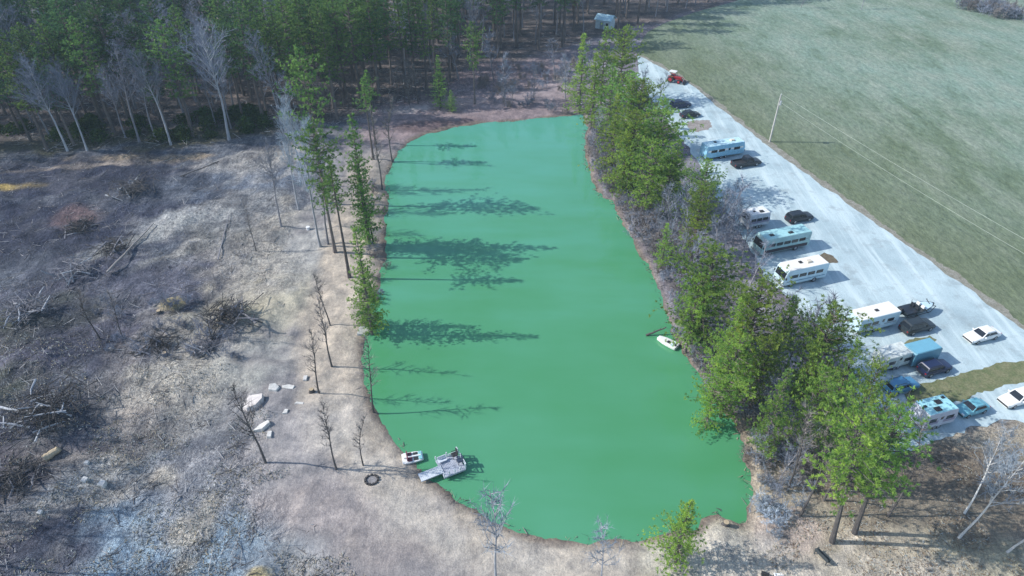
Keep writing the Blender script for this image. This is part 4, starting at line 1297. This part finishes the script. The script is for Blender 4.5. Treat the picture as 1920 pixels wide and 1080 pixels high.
def rv(label, px, py, ang, L_, W_, H_, kind, bodym, roofm, stripe, name='travel_trailer', cat='camper', hatches=(), ac=None, awning=None, wheels=(-.1, .02), windows=4, fl=.5, seed=1, slideout=False):
    x, y = P(px, py); r = random.Random(seed)
    o = thing(name, label, cat, (x, y, .03), ang, 'campers parked on the gravel lot')
    h = L_ / 2; hw = W_ / 2
    if kind == 'motorhome':
        prof = [(-h, fl), (-h, H_ - .12), (-h + .15, H_), (h - .55, H_), (h - .25, H_ - .35), (h, 1.45), (h, .45)]
    elif kind == 'trailer':
        prof = [(-h + .05, fl), (-h, H_ * .5), (-h + .2, H_), (h - .35, H_), (h, H_ * .55), (h - .15, fl)]
    else:
        prof = [(-h, fl), (-h, H_), (h, H_), (h, fl)]
    MB().prism(prof, -hw, hw).build('body', bodym, o, bevel=.07, smooth=True)
    rx0, rx1 = prof[2][0] if kind != 'box' else -h, prof[3][0] if kind != 'box' else h
    MB().box(((rx0 + rx1) / 2, 0, H_ + .012), (rx1 - rx0 - .1, W_ - .12, .05)).build('roof', roofm, o, bevel=.02)
    for s in (-1, 1):
        ys = s * (hw + .008)
        if stripe: 
            for zz, hh, mm in stripe: MB().box((-.05, ys, zz), (L_ * .9, .02, hh)).build('stripe', mm, o)
        n = windows
        for k in range(n):
            fx = -h * .8 + (L_ * .78) * (k + .5) / n
            if s < 0 and k == n - 2: continue
            MB().box((fx, ys + s * .006, H_ * .62), (L_ * .5 / n + .25, .03, .55)).build('window', M_GLASS, o, bevel=.01)
    dx = -h * .8 + (L_ * .78) * (n - 1.5) / n
    d = MB().box((dx, -hw - .015, fl + .95), (.66, .03, 1.8)).build('door', bodym, o, bevel=.01)
    MB().box((dx, -hw - .035, fl + 1.35), (.36, .02, .45)).build('door_window', M_GLASS, d)
    if kind == 'motorhome':
        a = (h - .25, -hw, H_ - .35); b = (h, -hw, 1.45)
        MB().panel((h, -hw, 1.45), (h, hw, 1.45), (h - .25, hw, H_ - .35), (h - .25, -hw, H_ - .35), .06, .94, .04, .92, .02, .03).build('windscreen', M_GLASS, o)
        for s in (-1, 1):
            MB().box((h + .01, s * hw * .7, .85), (.06, .3, .2)).build('headlight', M_LAMP, o)
            MB().box((h - .1, s * (hw + .16), 1.75), (.12, .16, .3)).build('mirror', M_BLACKP, o)
        MB().box((h + .06, 0, .5), (.16, W_ * .94, .24)).build('bumper', M_CHROME, o, bevel=.03)
        for s in (-1, 1):
            wheel(o, h * .62, s * (hw - .14), .42, .26); wheel(o, -h * .45, s * (hw - .14), .42, .3)
    else:
        MB().panel((h, -hw, H_ * .55), (h, hw, H_ * .55), (h - .35, hw, H_), (h - .35, -hw, H_), .2, .8, .2, .8, .03, .03).build('front_window', M_GLASS, o) if kind == 'trailer' else None
        for s in (-1, 1):
            for fx in wheels: wheel(o, fx * L_, s * (hw - .1), .34, .2)
        tg = MB(); 
        for s in (-1, 1): tg.tube([(h - .3, s * .6, fl - .05), (h + 1.1, 0, fl - .05)], .05, 5)
        tg.tube([(h + .8, 0, .04), (h + .8, 0, fl + .35)], .04, 6); tg.build('tow_hitch', M_STEEL, o)
        g = MB().tube([(h + .45, 0, fl), (h + .45, 0, fl + .45)], .16, 10).build('gas_bottle', M_WHITE, o, smooth=True)
    MB().box((0, 0, fl - .08), (L_ * .94, W_ * .8, .14)).build('chassis', M_STEEL, o)
    for fx, fy, sx, sy in hatches: MB().box((fx * L_, fy * W_, H_ + .09), (sx, sy, .12)).build('roof_vent', M_BLACKP, o, bevel=.02)
    if ac: MB().box((ac * L_, 0, H_ + .16), (.95, .72, .26), top=(.8, .8)).build('air_conditioner', ACM, o, bevel=.04)
    if awning:
        MB().tube([(-L_ * .32, -hw - .09, H_ - .15), (L_ * .25, -hw - .09, H_ - .15)], .07, 8).build('awning_roll', awning, o)
    return o


ACM = mat('beige_plastic', (.62, .56, .46), .6, 0, .08)
HD = LOT_ANG
SB = mat('stripe_blue', (.10, .22, .34), .4); SGY = mat('stripe_grey', (.28, .30, .33), .4); STL = mat('stripe_teal', (.20, .42, .46), .4)
BLUEWH = mat('bluish_white_gelcoat', (.52, .68, .76), .4, 0, .08, 1.5); TEALWH = mat('weathered_teal_roof', (.38, .56, .56), .6, 0, .2, 1.2)
PURPW = mat('lilac_grey_panel', (.30, .28, .38), .5, 0, .15)
CREAM = mat('cream_roof', (.82, .79, .73), .5, 0, .06, 1.0)
rv('white motorhome with cream roof on the gravel beside the dark brown patch', 1497, 524, HD + math.pi, 7.4, 2.45, 2.95, 'motorhome', BLUEWH, CREAM, [(1.0, .12, SB)], 'motorhome', 'motorhome', [(.05, -.1, .5, .5)], -.12, None, windows=4, seed=1)
rv('long teal roofed motorhome with dark lower side, two rows below the small camper', 1461, 466, HD + math.pi, 8.8, 2.5, 3.05, 'motorhome', TEALWH, mat('teal_roof', (.36, .62, .64), .55, 0, .15), [(.85, .55, mat('dark_maroon', (.05, .035, .045), .5)), (1.9, .1, SGY)], 'motorhome', 'motorhome',
   [(.27, .1, .7, .5), (-.1, .2, .8, .5)], None, SGY, windows=5, seed=2)
rv('small white travel trailer with two black roof vents, beside the black station wagon', 1412, 422, HD + math.pi, 4.3, 2.3, 2.7, 'trailer', mat('grey_white_panel', (.60, .63, .68), .5), M_WHITE, [(1.4, .7, PURPW)], hatches=[(-.15, .2, .7, .6), (.12, .05, .35, .35)], windows=3, seed=3)
rv('light blue travel trailer with white roofed end beside the black pickup truck', 1352, 292, HD, 8.6, 2.4, 2.9, 'trailer', mat('sky_blue_panel', (.26, .52, .70), .45), mat('pale_blue_roof', (.52, .74, .80), .5), [(1.9, .35, M_WHITE)], hatches=[(-.2, .15, .5, .5)], ac=.22, windows=4, seed=4)
rv('white travel trailer parked against the pines beside the bass boat', 1630, 612, HD, 6.4, 2.4, 2.7, 'box', BLUEWH, CREAM, [(1.2, .14, SGY)], hatches=[(.02, 0, .5, .4)], windows=4, seed=5, wheels=(-.06, .07))
rv('pale folding camper half hidden by pines beside the blue cargo trailer', 1668, 682, HD, 4.6, 2.3, 2.3, 'trailer', mat('pale_green_canvas', (.60, .66, .62), .8, 0, .25, 2), mat('pale_canvas_roof', (.66, .70, .66), .8, 0, .3, 2), None, windows=3, seed=6)
rv('teal roofed travel trailer on the lane with several black roof hatches', 1741, 790, HD - .03, 4.5, 2.4, 2.75, 'trailer', mat('lilac_white_panel', (.55, .58, .66), .5, 0, .15), mat('bright_teal_roof', (.36, .68, .72), .5, 0, .08), [(1.3, .5, PURPW)], hatches=[(-.12, -.25, .75, .6), (.07, .12, .75, .6), (.3, .3, .4, .3), (-.36, .05, .35, .3)], windows=3, seed=7)
# enclosed cargo trailer
x, y = P(1719, 676)
o = thing('cargo_trailer', 'enclosed blue cargo trailer beside the navy hatchback', 'trailer', (x, y, .03), HD, 'campers parked on the gravel lot')
CB = paint('steel_blue', (.12, .30, .40), .4)
MB().prism([(-2.1, .45), (-2.1, 2.35), (-1.9, 2.5), (1.9, 2.5), (2.1, 2.3), (2.1, .45)], -1.05, 1.05).build('body', CB, o, bevel=.06, smooth=True)
MB().box((0, 0, 2.515), (3.7, 1.9, .04)).build('roof', paint('roof_blue', (.16, .40, .52), .4), o)
MB().box((-2.11, 0, 1.4), (.04, 1.8, 1.7)).build('door', paint('dark_blue', (.05, .10, .16), .4), o, bevel=.01)
for s in (-1, 1):
    for fx in (-.45, .4): wheel(o, fx, s * .98, .34, .2)
    MB().box((0, s * 1.06, .62), (1.9, .03, .1)).build('fender', M_STEEL, o)
MB().tube([(2.0, 0, .42), (3.1, 0, .42)], .06, 5).build('tow_hitch', M_STEEL, o)

BLK = paint('black', (.018, .023, .032)); NAVY = paint('navy', (.016, .026, .075)); WHT = paint('white', (.80, .80, .79)); TEAL = paint('teal', (.14, .38, .46)); CHAR = paint('charcoal', (.028, .038, .045))
car('black station wagon alone at the edge of the tree shade beside the small white camper', 1497, 413, HD, 4.7, 1.85, 1.62, BLK, 'suv', 'station_wagon')
car('charcoal sport utility vehicle behind the white travel trailer, below the bass boat', 1717, 618, HD, 4.8, 1.9, 1.75, CHAR, 'suv', 'sport_utility_vehicle')
car('navy hatchback in front of the blue cargo trailer', 1749, 696, HD, 4.3, 1.8, 1.55, NAVY, 'suv', 'hatchback')
car('white sedan alone in the open middle of the gravel lot', 1838, 634, HD + math.pi, 4.9, 1.85, 1.5, WHT, 'sedan', 'sedan')
car('white sedan on the lane cut by the right border', 1906, 752, HD + math.pi, 4.9, 1.85, 1.55, WHT, 'sedan', 'sedan')
car('teal sedan on the lane behind the teal roofed travel trailer', 1818, 771, HD + math.pi, 4.0, 1.75, 1.45, TEAL, 'sedan', 'sedan')
car('black pickup truck beside the light blue travel trailer', 1398, 310, HD, 5.8, 2.0, 1.9, BLK, 'pickup', 'pickup_truck')
car('dark car in tree shade at the far lot end, upper of two', 1275, 201, HD, 4.8, 1.85, 1.6, NAVY, 'suv')
car('dark car in tree shade at the far lot end, lower of two', 1293, 219, HD, 4.4, 1.8, 1.5, BLK, 'sedan')
car('blue car half hidden under the pines above the grass island', 1686, 730, HD, 4.4, 1.8, 1.6, paint('mid_blue', (.08, .25, .42)), 'suv')
car('white car far away at the top right corner of the field', 1904, 24, .2, 4.8, 1.85, 1.6, WHT, 'sedan', group='cars beyond the field', z=.02)

# bass boat on its trailer
x, y = P(1716, 588)
o = thing('bass_boat', 'dark fishing boat with pale deck on a trailer at the back of the lot', 'boat', (x, y, .03), HD)
lo = []
for fx, w, zk in [(-2.7, .95, .62), (-1.5, 1.0, .58), (0, 1.0, .58), (1.2, .85, .62), (2.1, .5, .75), (2.7, .08, .95)]:
    lo.append([(fx, -w, 1.15 + max(0, fx) * .04), (fx, -w * .8, zk + .15), (fx, 0, zk), (fx, w * .8, zk + .15), (fx, w, 1.15 + max(0, fx) * .04)])
MB().loft(lo).build('hull', paint('boat_dark', (.02, .03, .035)), o, smooth=True)
MB().slab([(-2.6, -.9), (-.9, -.94), (-.9, .94), (-2.6, .9)], 1.14, 1.2).build('rear_deck', BLK, o)
MB().slab([(.6, -.86), (1.8, -.55), (2.45, -.1), (2.45, .1), (1.8, .55), (.6, .86)], 1.17, 1.25).build('front_deck', BLUEWH, o)
MB().box((-.15, 0, 1.1), (1.45, 1.7, .06)).build('cockpit_floor', M_BLACKP, o)
for s in (-1, 1):
    st = MB().box((-.5, s * .42, 1.28), (.5, .5, .2)).box((-.72, s * .42, 1.55), (.12, .5, .5)).build('seat', BLK, o, bevel=.03)
    MB().box((.35, s * .42, 1.42), (.3, .55, .4), top=(.6, .9)).build('console', M_WHITE, o, bevel=.03)
MB().box((-2.95, 0, 1.15), (.5, .42, 1.0), top=(.8, .8)).build('outboard_motor', M_BLACKP, o, bevel=.06)
MB().tube([(1.9, 0, 1.25), (1.3, .2, 2.0), (1.25, .2, 2.1)], [.05, .04, .09], 6).build('trolling_motor', M_BLACKP, o)
MB().tube([(-.9, .5, 1.2), (-1.0, .55, 2.3)], .03, 5).build('antenna', M_BLACKP, o)
tr_ = MB()
for s in (-1, 1): tr_.tube([(-2.5, s * .8, .5), (1.6, s * .8, .5), (3.4, 0, .5)], .05, 5)
for fx in (-2.2, -.6, 1.2): tr_.tube([(fx, -.9, .5), (fx, .9, .5)], .05, 5)
tr_.build('trailer_frame', M_STEEL, o)
for s in (-1, 1): wheel(o, -.9, s * 1.0, .33, .2)

# tractor
x, y = P(1264, 154)
o = thing('tractor', 'red tractor with a white sun canopy at the far end of the lot', 'tractor', (x, y, .03), HD - .9)
RED = paint('red', (.38, .02, .025))
MB().box((.75, 0, 1.15), (1.9, .75, .75), top=(.95, .85)).build('hood', RED, o, bevel=.06)
MB().box((-.55, 0, .95), (1.1, .9, .5)).build('chassis', M_BLACKP, o, bevel=.04)
for s in (-1, 1):
    MB().box((-.75, s * .85, 1.55), (1.2, .4, .12)).build('fender', RED, o, bevel=.03)
    w = MB().disc((-.75, s * .88, .8), .8, .42, n=18).build('rear_wheel', M_TYRE, o, bevel=.05); MB().disc((-.75, s * 1.1, .8), .45, .03).build('rim', RED, w)
    w = MB().disc((1.35, s * .72, .5), .5, .3, n=16).build('front_wheel', M_TYRE, o, bevel=.04); MB().disc((1.35, s * .88, .5), .28, .03).build('rim', RED, w)
    MB().tube([(-1.15, s * .5, 1.2), (-1.15, s * .5, 2.5)], .04, 5).build('post', M_BLACKP, o); MB().tube([(.1, s * .5, 1.2), (.0, s * .5, 2.5)], .04, 5).build('post', M_BLACKP, o)
    MB().tube([(.2, s * .55, 1.5), (1.8, s * .55, 1.3), (2.5, s * .55, .5)], .08, 5).build('loader_arm', RED, o)
MB().box((-.6, 0, 2.55), (1.7, 1.4, .12)).build('canopy', M_WHITE, o, bevel=.04)
MB().box((-.75, 0, 1.5), (.45, .5, .5)).build('seat', M_BLACKP, o, bevel=.04)
MB().prism([(2.4, .15), (3.0, .12), (2.6, .35), (2.45, .8)], -.9, .9).build('bucket', M_STEEL, o)
MB().tube([(.5, .1, 1.4), (.45, .1, 2.2)], .05, 6).build('exhaust_pipe', M_BLACKP, o)

# shed in the trees
x, y = P(1134, 52)
o = thing('shed', 'small shed with pale blue metal roof among the trees beyond the pines', 'shed', (x, y, 0), -.5)
MB().box((0, 0, 1.3), (4.6, 3.6, 2.6)).build('wall', mat('shed_wall', (.50, .62, .68), .6), o)
MB().prism([(-2.2, 0), (0, 1.2), (2.2, 0), (2.2, .12), (0, 1.34), (-2.2, .12)], -2.7, 2.7).build('roof', mat('pale_blue_metal', (.50, .72, .80), .4, .2), o).location.z = 2.5
MB().prism([(-1.75, 0), (1.75, 0), (0, .95)], -2.28, 2.28).build('gable', MATS['shed_wall'], o).location.z = 2.6
bpy.data.objects['roof.001' if 'roof.001' in bpy.data.objects else 'roof']
for ch in o.children:
    if ch.name.startswith(('roof', 'gable')): ch.rotation_euler[2] = math.pi / 2
MB().box((-.4, -1.82, 1.0), (1.1, .05, 2.0)).build('door', mat('shed_door', (.22, .28, .33), .6), o)
MB().box((1.3, -1.82, 1.5), (.8, .05, .8)).build('window', M_GLASS, o)

# utility pole and wires
x0, y0 = P(1443, 266)
px1, py1 = x0 + 88 * .325, y0 - 88 * .946
o = thing('utility_pole', 'tall pale wooden utility pole at the edge of the field beside the gravel lot', 'utility pole', (x0, y0, 0), HD)
M_POLE = bark_mat('weathered_pole', (.52, .50, .46), (.70, .68, .64))
MB().tube([(0, 0, -.5), (0, 0, 5), (0, 0, 9.9)], [.2, .17, .13], 10).build('post', M_POLE, o, smooth=True)
MB().tube([(0, -.0, 9.7), (0, 0, 10.15)], [.07, .05], 8).build('insulator', mat('porcelain', (.7, .72, .72), .3), o)
MB().box((0, -.18, 8.5), (.3, .14, .55)).build('bracket', M_STEEL, o)
MB().tube([(.0, -.42, 8.0), (0, -.42, 8.8)], .2, 12).build('transformer', mat('grey_steel', (.55, .57, .58), .5, .3), o, smooth=True)
o2 = thing('utility_pole', 'utility pole farther along the field edge beyond the right border', 'utility pole', (px1, py1, 0), HD)
MB().tube([(0, 0, -.5), (0, 0, 5), (0, 0, 9.9)], [.2, .17, .13], 10).build('post', M_POLE, o2, smooth=True)
M_WIRE = mat('aluminium_wire', (.40, .44, .38), .5, .2)
for zz, sag, dx, lab in [(10.1, .9, 0, 'upper overhead wire running from the utility pole along the field edge'), (8.6, 1.2, -.12, 'lower overhead wire running from the utility pole along the field edge')]:
    mb = MB(); pts = []
    for k in range(25):
        t = k / 24
        pts.append((x0 + (px1 - x0) * t + dx, y0 + (py1 - y0) * t, zz - sag * 4 * t * (1 - t)))
    mb.tube(pts, .021, 5, 0)
    tag(mb.build('power_line', M_WIRE, None), lab, 'wire', 'overhead wires by the field')

# ------------------------------------------------------------------ dock and boats
c = [Vector((*P(px, py, .05), 0)) for px, py in [(817, 865), (857, 845), (873, 882), (832, 894)]]
ctr = sum(c, Vector()) / 4
ax = ((c[1] - c[0]) + (c[2] - c[3])).normalized(); ang = math.atan2(ax.y, ax.x)
dl = ((c[1] - c[0]).length + (c[2] - c[3]).length) / 2; dw = ((c[3] - c[0]).length + (c[2] - c[1]).length) / 2
print('dock', dl, dw, math.degrees(ang))
o = thing('dock', 'grey floating wooden dock with railing and gangway on the near left shore', 'dock', (ctr.x, ctr.y, WATER_Z), ang)
M_DECK = mat('weathered_deck', (.42, .45, .52), .85, 0, .25, 3); M_DECK2 = mat('pale_deck', (.60, .64, .68), .85, 0, .2, 3)
n_ = int(dl / .16); mb = MB()
for k in range(n_):
    mb.box((-dl / 2 + (k + .5) * dl / n_, 0, .52 + rng.uniform(-.008, .008)), (dl / n_ - .02, dw - rng.uniform(0, .08), .05))
mb.build('deck_planks', M_DECK, o)['kind'] = 'stuff'
for s in (-1, 1): MB().box((0, s * (dw / 2 - .1), .40), (dl - .05, .12, .18)).build('beam', M_DECK, o)
for s in (-1, 0, 1): MB().tube([(-dl / 2 + .3, s * (dw / 2 - .5), .1), (dl / 2 - .3, s * (dw / 2 - .5), .1)], .28, 10).build('float', M_BLACKP, o, smooth=True)
for fx, fy in [(-.48, -.48), (-.48, .48), (.48, -.48), (.48, 0), (.48, .48), (0, -.48), (.02, .48), (-.25, -.48), (.24, -.48)]:
    MB().box((fx * dl, fy * dw, .95), (.11, .11, .95 if fx > .4 else .5)).build('post', M_DECK2, o)
for zz in (1.0, 1.38): MB().box((.48 * dl + .07, 0, zz), (.05, dw, .1)).build('rail', M_DECK2, o)
MB().box((.1 * dl, .49 * dw, .72), (dl * .75, .06, .09)).build('rail', M_DECK2, o)
MB().box((-.25 * dl, .30 * dw, .80), (dl * .38, .42, .06)).build('bench_seat', M_DECK2, o)
MB().box((-.25 * dl, .40 * dw, 1.05), (dl * .38, .06, .36)).build('bench_back', M_DECK2, o)
g0 = Vector((*P(787, 897), 0)); g1 = ctr + Vector((math.cos(ang), math.sin(ang), 0)) * (-dl / 2 + .25) - Vector((-math.sin(ang), math.cos(ang), 0)) * .15
ga = math.atan2((g1 - g0).y, (g1 - g0).x); gl = (g1 - g0).length
w = thing('gangway', 'pale plank gangway leading from the shore to the floating dock', 'gangway', (g0.x, g0.y, -.05), ga)
mb = MB(); k_ = int(gl / .18)
for k in range(k_): mb.box(((k + .5) * gl / k_, 0, .16), (gl / k_ - .015, 1.1, .05))
mb.build('planks', M_DECK2, w)['kind'] = 'stuff'
for s in (-1, 1): MB().box((gl / 2, s * .45, .06), (gl, .1, .14)).build('beam', M_DECK, w)


def chair(px, py, z, label, ang, m):
    x, y = P(px, py, z)
    o = thing('folding_chair', label, 'chair', (x, y, z), ang, 'chairs by the water')
    MB().box((0, 0, .45), (.55, .6, .08)).build('seat', m, o, bevel=.02)
    MB().box((-.3, 0, .8), (.08, .6, .7)).build('backrest', m, o, bevel=.02)
    for sx in (-1, 1):
        for sy in (-1, 1): MB().tube([(sx * .22, sy * .26, 0), (sx * .24, sy * .26, .45)], .03, 5).build('leg', M_STEEL, o)
    for sy in (-1, 1): MB().box((-.02, sy * .32, .66), (.5, .06, .05)).build('armrest', m, o)


chair(852, 857, .06, 'black chair on the dock near its far corner', ang + math.pi, M_BLACKP)
chair(862, 868, .06, 'black chair on the dock against the end railing', ang + math.pi, mat('dark_blue_fabric', (.03, .05, .09), .8))
chair(1432, 1082, .05, 'dark lawn chair at the lower border near the pond outlet', 1.2, M_BLACKP)
chair(1456, 1085, .05, 'white lawn chair at the lower border near the pond outlet', 1.6, M_WHITE)


def boat_hull(L_, W_, D_, blunt=.6):
    lo = []
    for u in (0, .12, .35, .65, .88, 1):
        w = W_ / 2 * (1 - (1 - blunt) * (max(0, u - .4) / .6) ** 2) * (.9 if u < .1 else 1)
        X = (u - .5) * L_
        lo.append([(X, -w, D_), (X, -w * .9, D_ * .35), (X, -w * .5, 0), (X, w * .5, 0), (X, w * .9, D_ * .35), (X, w, D_)])
    return lo


x, y = P(774, 861, WATER_Z)
o = thing('pedal_boat', 'small white pedal boat with two dark red seats at the near left shore', 'boat', (x, y, WATER_Z - .08), .25)
MB().loft(boat_hull(2.3, 1.5, .48, .75)).build('hull', M_WHITE, o, bevel=.05, smooth=True)
MR = mat('maroon_seat', (.17, .05, .07), .6)
for s in (-1, 1):
    MB().box((-.3, s * .34, .55), (.5, .5, .14)).box((-.58, s * .34, .78), (.14, .5, .42)).build('seat', MR, o, bevel=.04)
    MB().box((.35, s * .34, .5), (.5, .42, .06)).build('footwell', M_BLACKP, o)
MB().box((0, 0, .56), (1.9, .18, .16)).build('console', M_WHITE, o, bevel=.03)
MB().box((.86, 0, .54), (.35, 1.1, .12)).build('bow_deck', mat('aqua_plastic', (.25, .55, .58), .5), o, bevel=.03)
x, y = P(1251, 645, WATER_Z)
o = thing('rowing_boat', 'small white boat moored bow out at the right bank under the pines', 'boat', (x, y, WATER_Z - .08), 2.4)
MB().loft(boat_hull(2.9, 1.4, .55, .45)).build('hull', M_WHITE, o, bevel=.05, smooth=True)
MB().box((-.2, 0, .54), (.5, .5, .06)).build('seat_well', M_BLACKP, o); MB().box((-.85, 0, .56), (.35, 1.0, .06)).build('thwart', BLUEWH, o)
MB().tube([(-1.2, .1, .5), (-1.3, .1, .95)], [.12, .1], 8).build('outboard_motor', M_BLACKP, o)
# garden swing seat on the near bank
x, y = P(1541, 1046)
o = thing('garden_bench', 'dark slatted garden bench standing on the straw bank at the lower right', 'bench', (x, y, zat(x, y)), .5)
for k in range(4): MB().box((-.2 + k * .14, 0, .45), (.11, 1.5, .04)).build('slat', mat('dark_wood', (.05, .06, .065), .7), o)
for k in range(3): MB().box((-.33, 0, .58 + k * .15), (.04, 1.5, .11)).build('slat', MATS['dark_wood'], o)
for s in (-1, 1):
    MB().box((.2, s * .68, .22), (.07, .07, .44)).build('leg', MATS['dark_wood'], o); MB().box((-.3, s * .68, .45), (.07, .07, .9)).build('leg', MATS['dark_wood'], o)
    MB().box((-.04, s * .72, .66), (.6, .07, .05)).build('armrest', MATS['dark_wood'], o)
# stumps
for i, (px, py, lab) in enumerate([(585, 735, 'cut stump beside the thin dark tree on the bank path'), (300, 590, 'pale cut stump left of the tan soil mounds'), (310, 668, 'dark stump in the lower middle of the clearing'), (1360, 985, 'old stump on the near shore beside the outlet channel')]):
    x, y = P(px, py)
    o = thing('tree_stump', lab, 'stump', (x, y, zat(x, y)), 0, 'stumps')
    MB().tube([(0, 0, -.2), (0, 0, .15), (0, 0, .5)], [.5, .33, .3], 10).build('trunk', M_BARK_K, o, smooth=True)
    MB().disc((0, 0, .505), .27, .02, 'z').build('cut_face', mat('cut_wood', (.48, .38, .25), .8), o)

for o in scene.objects:
    if o.get('label') and len(o['label'].replace('-', ' ').split()) > 16: print('LONG', o.name, o['label'])
